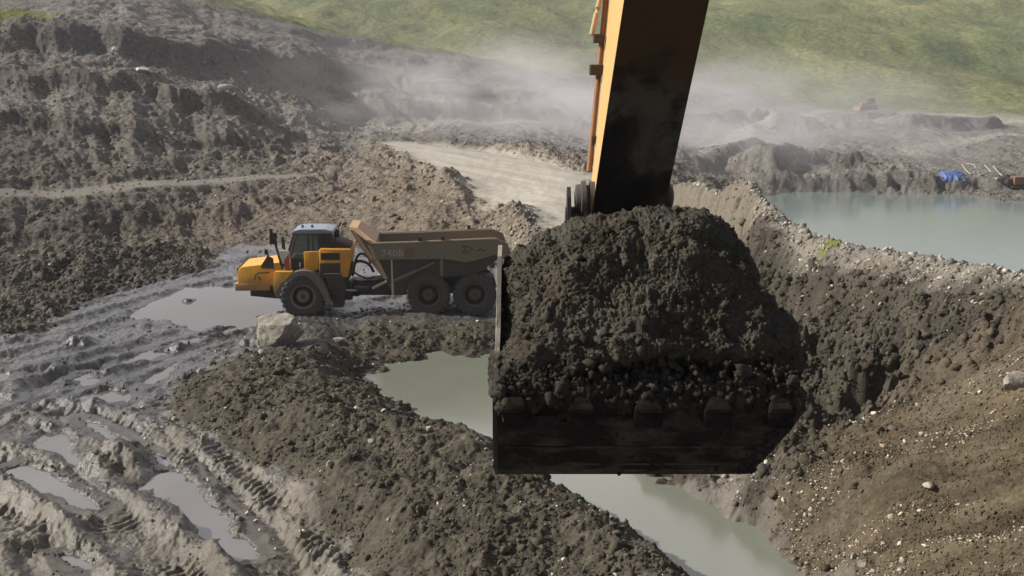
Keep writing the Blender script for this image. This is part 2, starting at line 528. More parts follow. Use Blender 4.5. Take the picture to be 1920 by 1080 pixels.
CP = np.array(CP)
def lp(x, y):
    return np.stack([x / y * 2.2, np.log(y) * 1.0], -1)
_cpl = lp(CP[:, 0], CP[:, 1])
def _phi(a, b):
    return np.sqrt(((a[:, None] - b[None]) ** 2).sum(-1) + 0.018 ** 2)
_A = _phi(_cpl, _cpl) - np.eye(len(CP)) * 0.004
_ones = np.concatenate([_cpl, np.ones((len(CP), 1))], 1)
_M = np.block([[_A, _ones], [_ones.T, np.zeros((3, 3))]])
_sc = np.maximum(1.0, CP[:, 1] / 60.0)          # far heights are large: solve with heights in units of distance
_w = np.linalg.solve(_M, np.concatenate([CP[:, 2] / CP[:, 1], np.zeros(3)]))
def base_height(x, y):
    q = lp(x, y).reshape(-1, 2)
    out = np.empty(len(q))
    for i in range(0, len(q), 20000):
        c = q[i:i + 20000]
        out[i:i + 20000] = _phi(c, _cpl) @ _w[:-3] + np.concatenate([c, np.ones((len(c), 1))], 1) @ _w[-3:]
    return out.reshape(np.shape(x)) * y

# ---- grid in bearing and distance, finer near the quarry floor
NS = 1280
S = np.linspace(-0.80, 0.80, NS)
T = np.concatenate([np.linspace(math.log(5), math.log(17), 60, endpoint=False), np.linspace(math.log(17), math.log(62), 620, endpoint=False), np.linspace(math.log(62), math.log(300), 300, endpoint=False),
                    np.linspace(math.log(300), math.log(640), 240, endpoint=False), np.linspace(math.log(640), math.log(2300), 40)])
NT = len(T)
sc_ = np.linspace(S[0], S[-1], 330); tc_ = np.linspace(T[0], T[-1], 420)
gs, gt = np.meshgrid(sc_, tc_)
coarse = base_height(gs * np.exp(gt), np.exp(gt)) / np.exp(gt)
def resample(g, s, t):
    fs = np.clip((s - sc_[0]) / (sc_[1] - sc_[0]), 0, len(sc_) - 1.001); ft = np.clip((t - tc_[0]) / (tc_[1] - tc_[0]), 0, len(tc_) - 1.001)
    i, j = fs.astype(int), ft.astype(int); a, b = fs - i, ft - j
    return (g[j, i] * (1 - a) + g[j, i + 1] * a) * (1 - b) + (g[j + 1, i] * (1 - a) + g[j + 1, i + 1] * a) * b
SS, TT = np.meshgrid(S, T)
YY = np.exp(TT); XX = SS * YY
ZZ = resample(coarse, SS, TT) * YY

def wp(uvs, z):
    return [at_z(u, v, z)[:2] for u, v in uvs]
def warp(amp, f, seed):
    return XX + amp * fbm(XX * f, YY * f, 3, seed), YY + amp * fbm(XX * f + 31, YY * f + 7, 3, seed + 5)

near = YY < 66
def masked(fn, m, default=9.0):
    out = np.full(XX.shape, default)
    out[m] = fn(m)
    return out
WX, WY = warp(0.5, 0.9, 3)

# ---- where each kind of ground lies (plan outlines in metres)
bank_poly = wp([(300, 760), (360, 700), (470, 655), (610, 645)], .3) + [at_y(u, v, y)[:2] for u, v, y in ((640, 618, 43.2), (700, 608, 43.8), (930, 606, 43.9), (1010, 612, 43.6), (1080, 660, 41.2))] + wp([(1140, 800), (1400, 1000), (1600, 1200), (900, 1250), (690, 1130)], 0) + wp([(640, 1010), (560, 930), (440, 855), (350, 810)], 0)
# the bank's outline runs on under the pond, whose water covers it
sd_bank = masked(lambda m: poly_sd(WX[m], WY[m], bank_poly), near & (YY > 14), 9.0)
clod_l_poly = wp([(-150, 600), (-50, 545), (90, 500), (160, 470), (300, 462), (395, 468), (380, 492), (300, 515), (180, 545), (80, 592), (-60, 640)], .4)
sd_cl = masked(lambda m: poly_sd(WX[m], WY[m], clod_l_poly), near & (YY > 30), 9.0)
right_poly = [at_y(u, v, y)[:2] for u, v, y in ((1215, 890, 27.5), (1300, 925, 27), (1400, 985, 25), (1505, 1078, 22), (1650, 1200, 18.5), (2400, 1200, 12), (2500, 560, 21))] + \
             [(at_y(u, v, y)[0], y + .8) for u, v, y in RIDGE[::-1]] + [at_y(1180, 470, 52)[:2], at_y(1040, 480, 48.5)[:2], at_y(1000, 560, 45.5)[:2], at_y(1080, 650, 43)[:2], at_y(1130, 760, 33)[:2]]
sd_right = masked(lambda m: poly_sd(WX[m], WY[m], right_poly), YY < 90, 9.0)
cut_poly = [at_y(u, v, y)[:2] for u, v, y in ((1440, 1000, 24.5), (1500, 900, 24.6), (1580, 820, 26.3), (1700, 735, 26.8), (1800, 668, 26.2), (1930, 585, 26), (2200, 520, 24.5), (2500, 700, 18), (2400, 1200, 12), (1560, 1200, 18.5), (1500, 1085, 22))]
sd_cut = masked(lambda m: poly_sd(WX[m], WY[m], cut_poly), YY < 50, 9.0)
road_poly = [at_y(u, v, y)[:2] for u, v, y in ((1060, 470, 46), (1022, 436, 48.6), (985, 410, 52.8), (945, 388, 58), (845, 331, 76), (756, 287, 104), (702, 266, 126), (735, 266, 132), (900, 284, 125), (1000, 300, 105), (1106, 327, 82), (1170, 342, 76), (1200, 380, 64), (1160, 440, 50), (1120, 480, 46))]
sd_road = masked(lambda m: poly_sd(XX[m] + 1.2 * fbm(XX[m] * .5, YY[m] * .5, 4, 9, .6), YY[m] + 1.5 * perlin(XX[m] * .3, YY[m] * .3, 4), road_poly), YY < 200, 30.0)
TRACK = [at_y(u, v, y)[:2] for u, v, y in ((-200, 392, 68.5), (-40, 378, 73), (60, 369, 76), (180, 357, 79.5), (300, 346, 83), (480, 335, 89), (570, 333, 92))]
d_track = masked(lambda m: np.abs(line_sd(XX[m], YY[m], TRACK)[0]), (YY > 55) & (YY < 110) & (XX < 0), 30.0)
# foot of the green mountain: a line of distance against bearing
_fu = np.array([(-900, 230), (0, 225), (330, 228), (400, 234), (550, 264), (700, 302), (850, 332), (1000, 345), (1100, 352), (1300, 348), (1400, 342), (1500, 333), (1620, 303), (1700, 314), (1800, 314), (1920, 304), (2400, 300)], float)
foot = np.interp(SS, (_fu[:, 0] - 960) / FPX, _fu[:, 1])
hillm = sstep(-6, 10, YY - foot + 9 * fbm(XX * .03, YY * .03, 3, 41))
PUDDLES = {
 'truck': [(225, 592), (270, 575), (320, 548), (350, 536), (440, 536), (500, 548), (545, 565), (560, 590), (500, 600), (470, 612), (400, 616), (370, 622), (315, 604), (260, 602)],
 'furrow': [(218, 682), (255, 662), (310, 645), (370, 630), (430, 616), (480, 606), (500, 612), (440, 622), (390, 637), (340, 655), (280, 676)],
 'rut_upper': [(262, 720), (275, 704), (310, 688), (335, 676), (340, 684), (318, 704), (285, 724)],
 'small_left': [(128, 726), (138, 710), (165, 700), (192, 704), (186, 714), (160, 726)],
 'pale': [(128, 750), (160, 736), (215, 730), (248, 737), (242, 752), (200, 756)],
 'left_edge': [(-40, 700), (10, 696), (22, 706), (0, 716), (-40, 718)],
 'left_edge_low': [(-40, 742), (15, 740), (28, 752), (-10, 764), (-40, 762)],
 'rut_left': [(10, 884), (50, 868), (95, 880), (125, 905), (165, 928), (200, 958), (150, 955), (95, 925), (40, 905)],
 'shallow': [(50, 832), (80, 806), (130, 800), (140, 830), (165, 880), (180, 920), (140, 900), (110, 858), (60, 850)],
 'rut_long': [(150, 784), (190, 800), (260, 836), (345, 878), (340, 884), (290, 868), (220, 832), (165, 804)],
 'large_rut': [(248, 916), (285, 888), (335, 880), (378, 905), (392, 935), (430, 972), (470, 1015), (492, 1046), (455, 1052), (400, 1038), (360, 1002), (320, 965), (285, 940)],
 'thin_strip': [(528, 900), (548, 900), (580, 915), (606, 936), (590, 936), (556, 918)],
 'thin_strip_upper': [(448, 848), (475, 856), (520, 872), (536, 880), (500, 880), (462, 864)],
 'bottom': [(110, 1040), (160, 1028), (200, 1050), (190, 1075), (130, 1062)],
 'beside_truck': [(690, 566), (760, 560), (790, 575), (760, 586), (700, 584)],
}
PUD_W = {k: wp(v, PUD_Z) for k, v in PUDDLES.items()}
fl = (YY > 15) & (YY < 66)
sd_pud = np.full(XX.shape, 9.0)
px_, py_ = XX[fl] + .2 * fbm(XX[fl] * 1.6, YY[fl] * 1.6, 5, 12, .6), YY[fl] + .35 * fbm(XX[fl] * 1.3, YY[fl] * 1.3, 5, 14, .6)
_sd = np.full(px_.shape, 9.0)
for k, pw in PUD_W.items():
    a = np.array(pw); lo, hi = a.min(0) - 1.5, a.max(0) + 1.5
    q = (px_ > lo[0]) & (px_ < hi[0]) & (py_ > lo[1]) & (py_ < hi[1])
    _sd[q] = np.minimum(_sd[q], poly_sd(px_[q], py_[q], pw))
sd_pud[fl] = _sd

w_bank = 1 - sstep(-.35, .35, sd_bank)
w_cl = 1 - sstep(-.5, .6, sd_cl)
w_right = 1 - sstep(-.5, .5, sd_right)
w_cut = (1 - sstep(-1.5, 1.5, sd_cut + 1.1 * fbm(XX * .7, YY * .7, 4, 208))) * w_right
w_dug = w_right * (1 - w_cut)
w_road = 1 - sstep(-1.3, .8, sd_road)
w_track = 1 - sstep(1.0, 2.2, d_track + .5 * fbm(XX * .8, YY * .8, 3, 17))
# mud floor: flat, left and middle, this side of the bank behind the truck
floor_edge = np.interp(SS, (np.array([-900, 0, 120, 260, 400, 440, 600, 700, 800, 900, 960, 1040, 1100, 2400]) - 960) / FPX, [46, 49, 50, 56, 60, 64, 65, 62, 57, 52, 49, 46, 44, 44])
w_floor = (1 - sstep(-1.5, 1.5, YY - floor_edge + 1.6 * fbm(XX * .4, YY * .4, 3, 19))) * (1 - w_bank) * (1 - w_right) * (1 - w_cl) * sstep(14, 17, YY)
w_left = sstep(-1.5, 1.5, YY - floor_edge) * (1 - hillm) * (1 - w_road) * (1 - w_right)
far = sstep(60, 150, YY)

# ---- relief
def lumps(x, y, f, seed):
    """Rounded clods with dark gaps between them."""
    d = worley(x * f, y * f, seed)
    return np.clip(1.0 - d * d * 1.25, -0.3, 1)
def relief(mask, fn):
    out = np.zeros(XX.shape); m = mask > 0.004
    out[m] = fn(XX[m], YY[m]) * mask[m]
    return out
DZ = np.zeros(XX.shape)
def clods(x, y, a=1.0):
    wx = x + .12 * perlin(x * 3.1, y * 3.1, 2); wy = y + .12 * perlin(x * 3.1 + 9, y * 3.1, 6)
    big = .26 * fbm(x * .85, y * .85, 4, 21, .6)
    return a * (big + .34 * (lumps(wx, wy, 1.2, 1) - .4) * (0.6 + .9 * perlin(x * .7, y * .7, 8)) + .12 * (lumps(wx, wy, 2.9, 2) - .4) * (.6 + perlin(x * 1.1, y * 1.1, 28)) + .05 * (lumps(wx, wy, 6.5, 3) - .4) + .17 * fbm(x * 2.4, y * 2.4, 5, 25, .65))
DZ += relief(w_bank * (.35 + .65 * sstep(.0, 1.2, -sd_bank)), lambda x, y: clods(x, y, .85))
DZ += relief(w_cl, lambda x, y: clods(x, y, 1.25))
DZ += relief(w_dug * (.22 + .78 * sstep(.6, 2.4, -sd_right)) * (1 - .72 * sstep(44, 53, YY)), lambda x, y: clods(x * .8, y * .8, 1.6) + .75 * fbm(x * .42, y * .30, 4, 33) + .45 * fbm(y * .45, x * .3 + y * .1, 4, 63, .6, ridged=True) + .55 * (lumps(x + .5 * fbm(x, y, 3, 36), y, .75, 34) - .4) + .45 * (lumps(x, y + .3 * fbm(x * 2, y * 2, 2, 37), 1.7, 35) - .4))
# bluff below the crest of the ridge, broken into bays
_rl = [at_y(u, v, y)[:2] for u, v, y in RIDGE if u > 1280]
_m = (YY > 18) & (YY < 80) & (XX > 2); _x, _y = XX[_m], YY[_m]
_d, _al = line_sd(_x + .9 * fbm(_x * .5, _y * .5, 4, 201, .6), _y + 1.2 * fbm(_x * .45, _y * .45, 4, 202, .6), _rl)
_d = _d - 1.1
_h = (1.25 + .9 * fbm(_al * .16, _al * 0 + 2, 3, 203)) * np.clip(_y / 34, .8, 1.6)
_prof = -_h * sstep(0, 1.0, _d) * (1 - sstep(1.2, 6.5, _d))
DZ[_m] += _prof * (1 - .7 * w_cut[_m])
# buttresses and hollows down the face
_k = np.clip(_y / 34, .8, 1.6)
_b = fbm(_al / (4.6 * _k) + .5 * perlin(_d * .5, _al * .2, 206), _d / (7.5 * _k), 5, 204, .58)
DZ[_m] += _k * (2.1 * (.26 - np.abs(_b) * 1.3) + .35 * (lumps(_x, _y * .8, .95, 205) - .4)) * sstep(.2, 1.6, _d) * (1 - sstep(7, 13, _d)) * (1 - .85 * w_cut[_m]) * w_right[_m] * (1 - .8 * sstep(44, 53, _y))
# cut face: scored down the slope (towards -x), slumped in places
def cut_relief(x, y):
    q = (x * .45 + y * .9)
    return .30 * fbm(q * .8, x * .18, 4, 51, ridged=True) + .07 * fbm(q * 2.6, x * .4, 4, 50, ridged=True) + .12 * fbm(x * .6, y * .6, 3, 52) + .045 * fbm(q * 5, x * .8, 3, 54) + .03 * fbm(x * 5, y * 5, 4, 55) + .03 * lumps(x, y, 5, 56) * (perlin(x * .9, y * .9, 57) > .02)
DZ += relief(w_cut, cut_relief)
# wet mud
def mud_relief(x, y):
    return .035 * fbm(x * .8, y * .8, 3, 61) + .075 * fbm(x * 3.2, y * 2.4, 6, 62, .68) + (.05 * (lumps(x, y, 4.0, 63) - .4) + .035 * (lumps(x + 3, y, 8.5, 66) - .4)) * sstep(-.25, .2, perlin(x * .6, y * .6, 64)) + .05 * fbm(x * 9, y * 8, 3, 68, .6) * sstep(-.3, .3, perlin(x * .9, y * .7, 69)) + .05 * fbm((x * .6 + y * .25) * 3, (y * .6 - x * .25) * .6, 3, 67, ridged=True)
DZ += relief(w_floor, mud_relief)
RUTS = [  # plan lines, half width, depth, ridge, lugs
 ([(-60, 735), (60, 700), (200, 665), (310, 634), (450, 596)], .5, .14, .10, 0), ([(-60, 690), (100, 650), (230, 606), (330, 575)], .45, .10, .09, 0), ([(-60, 655), (90, 618), (200, 590), (330, 552), (430, 525)], .45, .12, .10, 0),
 ([(-40, 800), (50, 752), (100, 712), (190, 690), (300, 662)], .5, .2, .13, 0), ([(60, 765), (140, 728), (230, 705), (330, 668), (470, 628)], .45, .13, .12, 0), ([(210, 772), (270, 728), (350, 684), (430, 650), (490, 636)], .5, .12, .12, 0),
 ([(-60, 612), (60, 590), (180, 562), (300, 530), (400, 500)], .5, .12, .12, 0), ([(-50, 580), (120, 565), (250, 525), (360, 495)], .6, .1, .1, 0), ([(330, 520), (400, 505), (480, 490)], .5, .08, .08, 0),
 ([(100, 770), (180, 790), (270, 838), (350, 890), (420, 960), (500, 1050), (560, 1120)], .62, .16, .15, 1), ([(-80, 850), (30, 880), (110, 912), (200, 968), (290, 1050), (340, 1110)], .6, .13, .15, 1),
 ([(-80, 925), (20, 980), (90, 1040), (150, 1110)], .5, .13, .12, 1), ([(400, 862), (470, 915), (540, 985), (600, 1060), (640, 1120)], .55, .05, .09, 1), ([(300, 790), (380, 850), (440, 905), (500, 965), (545, 1050), (570, 1110)], .45, .04, .07, 1),
 ([(520, 880), (590, 925), (650, 990), (690, 1090)], .3, .06, .06, 0)]
for pts, hw, dep, rid, lug in RUTS:
    ln = wp(pts, 0.0)
    a = np.array(ln); lo, hi = a.min(0) - 3, a.max(0) + 3
    m = fl & (XX > lo[0]) & (XX < hi[0]) & (YY > lo[1]) & (YY < hi[1])
    x, y = XX[m], YY[m]
    d, al = line_sd(x + .22 * fbm(x * .9, y * .9, 3, 71), y + .25 * fbm(x * .8, y * .8, 3, 72), ln)
    ad = np.abs(d)
    var = .75 + .7 * perlin(al * .35, al * 0 + hw * 31, 73)
    prof = -dep * np.exp(-(ad / hw) ** 4) + rid * np.exp(-((ad - 1.55 * hw) / (.42 * hw)) ** 2) * var
    if lug:
        ph = np.sin((al + ad * .55) * 2 * math.pi / .30)
        prof += .034 * np.clip(ph * 1.8, -1, 1) * np.exp(-(ad / (hw * 1.05)) ** 6) * sstep(-.25, .2, perlin(al * .5, d * .3, 74))
        prof += .03 * lumps(x, y, 6, 75) * np.exp(-((ad - 1.5 * hw) / (.5 * hw)) ** 2)
    fade = sstep(-.2, .5, sd_pud[m]) * .6 + .4
    DZ[m] += prof * w_floor[m] * fade
# mounds of squeezed-up mud between the ruts: (u, v, half length, half width, height)
for u, v, rx, ry, hgt in ((225, 868, .95, 1.15, .42), (150, 648, .75, .55, .3), (120, 700, .8, .5, .2), (352, 563, .4, .35, .16), (270, 612, .45, .4, .13), (320, 655, .8, .5, .24), (395, 632, .6, .35, .2), (470, 530, .9, .5, .2), (510, 592, 1.0, .45, .16),
                        (60, 1010, .8, .9, .24), (430, 1000, .35, .8, .14), (410, 925, .3, .7, .14), (150, 985, .4, .9, .2), (330, 1010, .3, .8, .16), (400, 1055, .6, .4, .12), (20, 640, 1.0, .5, .2), (480, 655, .7, .4, .25)):
    cx, cy, _ = at_z(u, v, 0)
    m = (np.abs(XX - cx) < rx * 2.5) & (np.abs(YY - cy) < ry * 2.5)
    x, y = XX[m], YY[m]
    e = np.sqrt(((x - cx + .25 * fbm(x * 1.5, y * 1.5, 3, 81)) / rx) ** 2 + ((y - cy + .3 * fbm(x * 1.5, y * 1.5, 3, 82)) / ry) ** 2)
    DZ[m] += hgt * (1 - sstep(.25, 1.15, e)) * (1 + .35 * fbm(x * 2.5, y * 2.5, 4, 83))
DZ -= .16 * (1 - sstep(-.32, .14, sd_pud)) * np.maximum(w_floor, .3)
# left hillside, tipped and dug ground
def left_relief(x, y):
    k = np.clip(y / 90., .6, 3)
    r = 1.0 * k * fbm(x / 9 / k, y / 16 / k, 4, 91) + .85 * fbm(x / 3.1, y / 6.5, 5, 92, .6) * (1 + fbm(x / 14, y / 20, 2, 94)) + .24 * fbm(x / 1.1, y / 2.2, 5, 93, .65)
    return r
DZ += relief(w_left * (1 - w_track) * (1 - sstep(-2, 4, -sd_road)), left_relief) * (1 - .35 * sstep(150, 250, YY))
gul = relief(w_left * sstep(60, 75, YY) * (1 - sstep(110, 160, YY)), lambda x, y: .45 * fbm((x + .45 * y) / 2.4, y / 11., 4, 95, .6, ridged=True))
DZ += gul * (1 - w_track)
# terraces cut across the hillside
tz = ZZ + .8 * fbm(XX / 22, YY / 22, 3, 96)
DZ += w_left * sstep(80, 100, YY) * .22 * np.clip(YY / 120, .6, 2.4) * (np.sin(tz * 2 * math.pi / 5.2) * .5)
DZ += w_track * .18 + .0 * ZZ
DZ -= np.where(YY < 76, 1, 0) * 0
# scarps: steep faces left by the diggers, (line, rise, width of the face, run back)
SCARP_SHADE = np.zeros(XX.shape)
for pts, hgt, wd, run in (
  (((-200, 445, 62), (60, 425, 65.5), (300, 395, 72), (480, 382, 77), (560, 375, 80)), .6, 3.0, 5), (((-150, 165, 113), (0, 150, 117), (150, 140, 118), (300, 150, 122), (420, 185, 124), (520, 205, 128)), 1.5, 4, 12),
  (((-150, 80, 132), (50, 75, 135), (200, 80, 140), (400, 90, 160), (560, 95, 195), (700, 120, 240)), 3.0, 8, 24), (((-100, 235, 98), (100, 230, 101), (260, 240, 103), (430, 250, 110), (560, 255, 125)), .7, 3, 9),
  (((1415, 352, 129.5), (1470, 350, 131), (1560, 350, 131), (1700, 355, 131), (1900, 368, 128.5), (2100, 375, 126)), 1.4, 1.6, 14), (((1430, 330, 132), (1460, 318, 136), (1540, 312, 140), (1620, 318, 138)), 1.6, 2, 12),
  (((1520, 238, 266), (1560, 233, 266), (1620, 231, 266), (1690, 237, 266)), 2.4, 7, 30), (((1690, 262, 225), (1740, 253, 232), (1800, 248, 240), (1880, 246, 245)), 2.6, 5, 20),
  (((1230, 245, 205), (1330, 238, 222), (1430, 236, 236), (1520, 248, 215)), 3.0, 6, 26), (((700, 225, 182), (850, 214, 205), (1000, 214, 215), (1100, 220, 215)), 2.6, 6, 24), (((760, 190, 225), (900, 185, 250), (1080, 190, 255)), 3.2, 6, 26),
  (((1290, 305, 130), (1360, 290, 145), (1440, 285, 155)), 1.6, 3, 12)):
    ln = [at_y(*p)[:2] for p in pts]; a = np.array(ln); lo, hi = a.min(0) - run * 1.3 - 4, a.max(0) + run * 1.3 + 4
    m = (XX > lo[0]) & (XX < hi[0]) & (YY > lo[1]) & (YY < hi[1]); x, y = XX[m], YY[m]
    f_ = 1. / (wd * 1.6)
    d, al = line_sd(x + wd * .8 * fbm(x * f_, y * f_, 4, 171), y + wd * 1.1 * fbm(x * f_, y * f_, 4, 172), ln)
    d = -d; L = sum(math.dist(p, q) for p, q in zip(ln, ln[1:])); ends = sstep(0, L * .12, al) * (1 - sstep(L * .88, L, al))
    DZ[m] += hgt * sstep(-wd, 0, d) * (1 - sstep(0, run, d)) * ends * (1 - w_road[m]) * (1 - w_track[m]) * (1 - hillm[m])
    SCARP_SHADE[m] = np.maximum(SCARP_SHADE[m], sstep(-wd * 1.3, -wd * .5, d) * (1 - sstep(-wd * .3, wd * .3, d)) * ends)
# road: wheel worn, with a small bund along its near edge
DZ += relief(w_road, lambda x, y: .05 * fbm(x / 1.2, y / 9, 3, 97) + .02 * fbm(x * 1.5, y * 1.5, 3, 98))
bund = np.exp(-((sd_road - .9) / .8) ** 2) * (YY < 180)
DZ += bund * (.25 + .3 * fbm(XX * .8, YY * .8, 3, 99))
# mountainside
DZ += hillm * (7 * fbm(XX / 90, YY / 120, 4, 101) * sstep(0, 60, YY - foot) + 1.5 * fbm(XX / 12, YY / 22, 5, 103, .6) + 9 * sstep(30, 140, YY - foot) * fbm((XX + .6 * YY) / 130, (YY - .6 * XX) / 400, 3, 104, ridged=True))
ZZ = ZZ + DZ
# water finds its level: the mud stands above it outside each puddle, below it inside, mounds excepted
lip_ = PUD_Z + .012 + .15 * np.clip(sd_pud, 0, .3) - .45 * np.clip(sd_pud - .35, 0, 2)
ZZ = np.where((sd_pud > 0) & (sd_pud < 1.2) & (w_floor + w_bank > .3), np.maximum(ZZ, lip_), ZZ)

# ------------------------------------------------------------------ which soil lies where (reflectance, plus shade painted on the scarp faces)
def c3(r, g, b): return np.array([r, g, b])
def blend(base, mask, col):
    return base * (1 - mask[..., None]) + col * mask[..., None]
n_a = fbm(XX * .25, YY * .25, 4, 111); n_b = fbm(XX * 1.3, YY * 1.3, 4, 112); n_c = fbm(XX / 25, YY / 25, 4, 113)
CC = np.empty(XX.shape + (3,)); CC[:] = c3(.110, .097, .080)
mixa = sstep(-.3, .4, n_b)[..., None]
# pit ground in the middle distance: purple grey shale, paler worn places
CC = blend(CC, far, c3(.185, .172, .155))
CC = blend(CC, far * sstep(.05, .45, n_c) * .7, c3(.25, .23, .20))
CC = blend(CC, w_left * sstep(-.05, .35, n_a) * (1 - far * .5), c3(.135, .116, .092))
CC = blend(CC, w_left * sstep(.0, .5, -n_b) * .6, c3(.058, .051, .043))
# bank under the road edge is a warmer tan
CC = blend(CC, SCARP_SHADE * (.55 + .4 * n_b.clip(-1, 1)) .clip(0, .9), c3(.082, .074, .066))  # scarp faces darkened: shade painted into the soil colour
tan_w = np.exp(-((sd_road - 5) / 6.0) ** 2) * sstep(44, 52, YY) * (1 - sstep(105, 130, YY)) * (1 - w_floor)
CC = blend(CC, np.clip(tan_w * 1.1, 0, 1) * sstep(-.5, .2, n_b) * .8, c3(.225, .185, .140))
strip = sstep(50, 56, YY) * (1 - sstep(74, 84, YY)) * sstep(-24, -20, XX) * (1 - w_floor) * (XX < 3)
CC = blend(CC, strip * .55, c3(.185, .150, .115))
CC = blend(CC, w_track * .85, c3(.20, .18, .155))
rq = XX * .93 + YY * .36
road_c = c3(.37, .343, .290)[None, None] * (1 + .32 * fbm(rq / 1.3, YY / 16, 4, 114))[..., None]
PALE = [[at_y(*p)[:2] for p in q] for q in (((1680, 294, 160), (1750, 276, 175), (1830, 258, 200), (1960, 250, 215)), ((690, 258, 160), (820, 240, 185), (1000, 228, 205)), ((1560, 215, 320), (1450, 235, 250), (1330, 280, 160)))]
for q in PALE:
    dq = np.abs(line_sd(XX + 1.5 * fbm(XX / 8, YY / 8, 3, 181), YY + 3 * fbm(XX / 8, YY / 8, 3, 182), q)[0])
    CC = blend(CC, (1 - sstep(1.2, 4.5, dq)) * .8 * (YY > 120), c3(.30, .275, .235))
CC = blend(CC, 1 - sstep(-2.6, 2.0, sd_road + 1.2 * n_b), road_c)
CC = blend(CC, np.clip(bund, 0, 1) * .6, c3(.24, .2, .155))
# right shore of road / lake spit pale rubble
spit = np.exp(-((sd_right - 1.2) / 2.2) ** 2) * sstep(24, 30, YY) * (XX > 4)
CC = blend(CC, np.clip(spit, 0, 1) * .8, c3(.27, .245, .205))
mud_tone = sstep(27, 33, YY + 2 * fbm(XX * .3, YY * .3, 3, 119))[..., None]
mud_c = (c3(.108, .092, .068) * (1 - mud_tone) + c3(.082, .080, .076) * mud_tone) * (1 + .45 * n_b + .3 * n_a)[..., None]
CC = blend(CC, w_floor, np.clip(mud_c, .03, 1))
olive = sstep(.1, .5, fbm(XX * .35, YY * .35, 3, 115))
CC = blend(CC, w_floor * olive * .5, c3(.115, .100, .068))
bank_c = c3(.080, .070, .052)[None, None] * (1 + .55 * n_b + .4 * fbm(XX * 4, YY * 4, 3, 116))[..., None]
CC = blend(CC, w_bank, np.clip(bank_c, .015, 1))
CC = blend(CC, w_cl, np.clip(bank_c * c3(1.0, 1.0, 1.08), .015, 1))
dug_c = c3(.064, .056, .042)[None, None] * (1 + .6 * n_b + .3 * n_a)[..., None]
CC = blend(CC, w_dug, np.clip(dug_c, .018, 1))
CC = blend(CC, w_dug * sstep(46, 56, YY + 3 * n_b) * .85, c3(.185, .160, .122))
crest_pale = w_right * np.exp(-((sd_right + .1 + .5 * fbm(XX * .6, YY * .6, 3, 207)) / .62) ** 2) * sstep(24, 27, YY) * (XX > 5)
CC = blend(CC, np.clip(crest_pale, 0, 1) * .8, c3(.27, .245, .205))
qq = XX * .45 + YY * .9
cut_c = (c3(.096, .076, .049)[None, None] * (1 + .8 * fbm(qq * 1.6, XX * .22, 4, 117) + .35 * n_b)[..., None])
CC = blend(CC, w_cut, np.clip(cut_c, .03, 1))
CC = blend(CC, w_cut * sstep(.1, .45, fbm(XX * .5, YY * .5, 3, 118)) * .6, c3(.140, .118, .086))
mound = np.exp(-((YY - foot + 22) / 20) ** 2) * sstep(.33, .37, SS) * (SS < .5)
CC = blend(CC, np.clip(mound, 0, 1), c3(.33, .30, .24))
gn, gn2 = fbm(XX / 45, YY / 70, 4, 121), fbm(XX / 9, YY / 13, 4, 122)
grass_c = c3(.138, .160, .062)[None, None] * (1 + .35 * gn + .25 * gn2)[..., None]
grass_c = blend(grass_c, sstep(.05, .5, fbm(XX / 60 + 4, YY / 110, 4, 123)), c3(.245, .24, .10))
grass_c = blend(grass_c, sstep(.1, .5, fbm(XX / 30 + 9, YY / 50, 4, 124)) * .7, c3(.065, .100, .038))
CC = blend(CC, hillm, np.clip(grass_c, .02, 1))
# odd patches of turf: top left corner and on the lake bank
for u, v, y, rr in ((20, 26, 161, 9), (1572, 464, 40.0, .8)):
    cx = at_y(u, v, y)[0]
    e = np.hypot((XX - cx) / rr, (YY - y) / rr * .8) + .3 * fbm(XX / rr * 2, YY / rr * 2, 3, 125)
    CC = blend(CC, 1 - sstep(.6, 1.05, e), c3(.14, .15, .035))
wet = w_floor * np.clip(.50 + .3 * mud_tone[..., 0] + .8 * fbm(XX * .6, YY * .6, 4, 131) + .35 * (1 - sstep(0, 1.0, sd_pud)), 0, .95) + w_bank * .12 + w_cl * .3 + w_dug * .1
rim_ = w_floor * (1 - sstep(.05, .55, sd_pud + .25 * fbm(XX * 2, YY * 2, 3, 133)))
wet = np.clip(np.maximum(wet, rim_ * .97), 0, .97)
CC = CC * (1 - .38 * rim_[..., None])                 # soaked margin of each puddle: dark wet mud
patch_ = w_floor * sstep(.15, .45, fbm(XX * .8 + 5, YY * .5, 4, 134))
CC = CC * (1 - .35 * patch_[..., None]); wet = np.clip(wet + .35 * patch_, 0, .97)
shore = np.exp(-np.abs(ZZ - POND_Z) / .12) * ((w_bank + w_right) > .5) * (YY < 46)
CC = CC * (1 - .35 * shore[..., None])

# ---- one continuous sheet, kept as one object per kind of ground
zone = np.zeros(XX.shape, int)                     # 0 quarry floor mud
zone[w_left + far > .5] = 1                        # bare quarry hillside and benches
zone[(w_road > .5) | (w_track > .5)] = 2
zone[w_bank > .5] = 3
zone[w_cl > .5] = 4
zone[w_dug > .5] = 5
zone[w_cut > .5] = 6
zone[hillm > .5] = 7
idx = np.arange(NT * NS).reshape(NT, NS)
quads = np.stack([idx[:-1, :-1], idx[:-1, 1:], idx[1:, 1:], idx[1:, :-1]], -1).reshape(-1, 4)
fz = zone[:-1, :-1].reshape(-1)
V3 = np.stack([XX, YY, ZZ], -1).reshape(-1, 3)
du = np.gradient(np.stack([XX, YY, ZZ], -1), axis=1); dv = np.gradient(np.stack([XX, YY, ZZ], -1), axis=0)
NN = np.cross(du, dv); NN /= np.linalg.norm(NN, axis=-1, keepdims=True); NN = NN.reshape(-1, 3)
m_mud = soil_material('wet_mud', 9, .7, .05, .45, .5)
m_soil = soil_material('clodded_soil', 9, 1.0, .07, .6, .1)
m_hill = soil_material('bare_shale', 2.2, 1.0, .35, .85, .06)
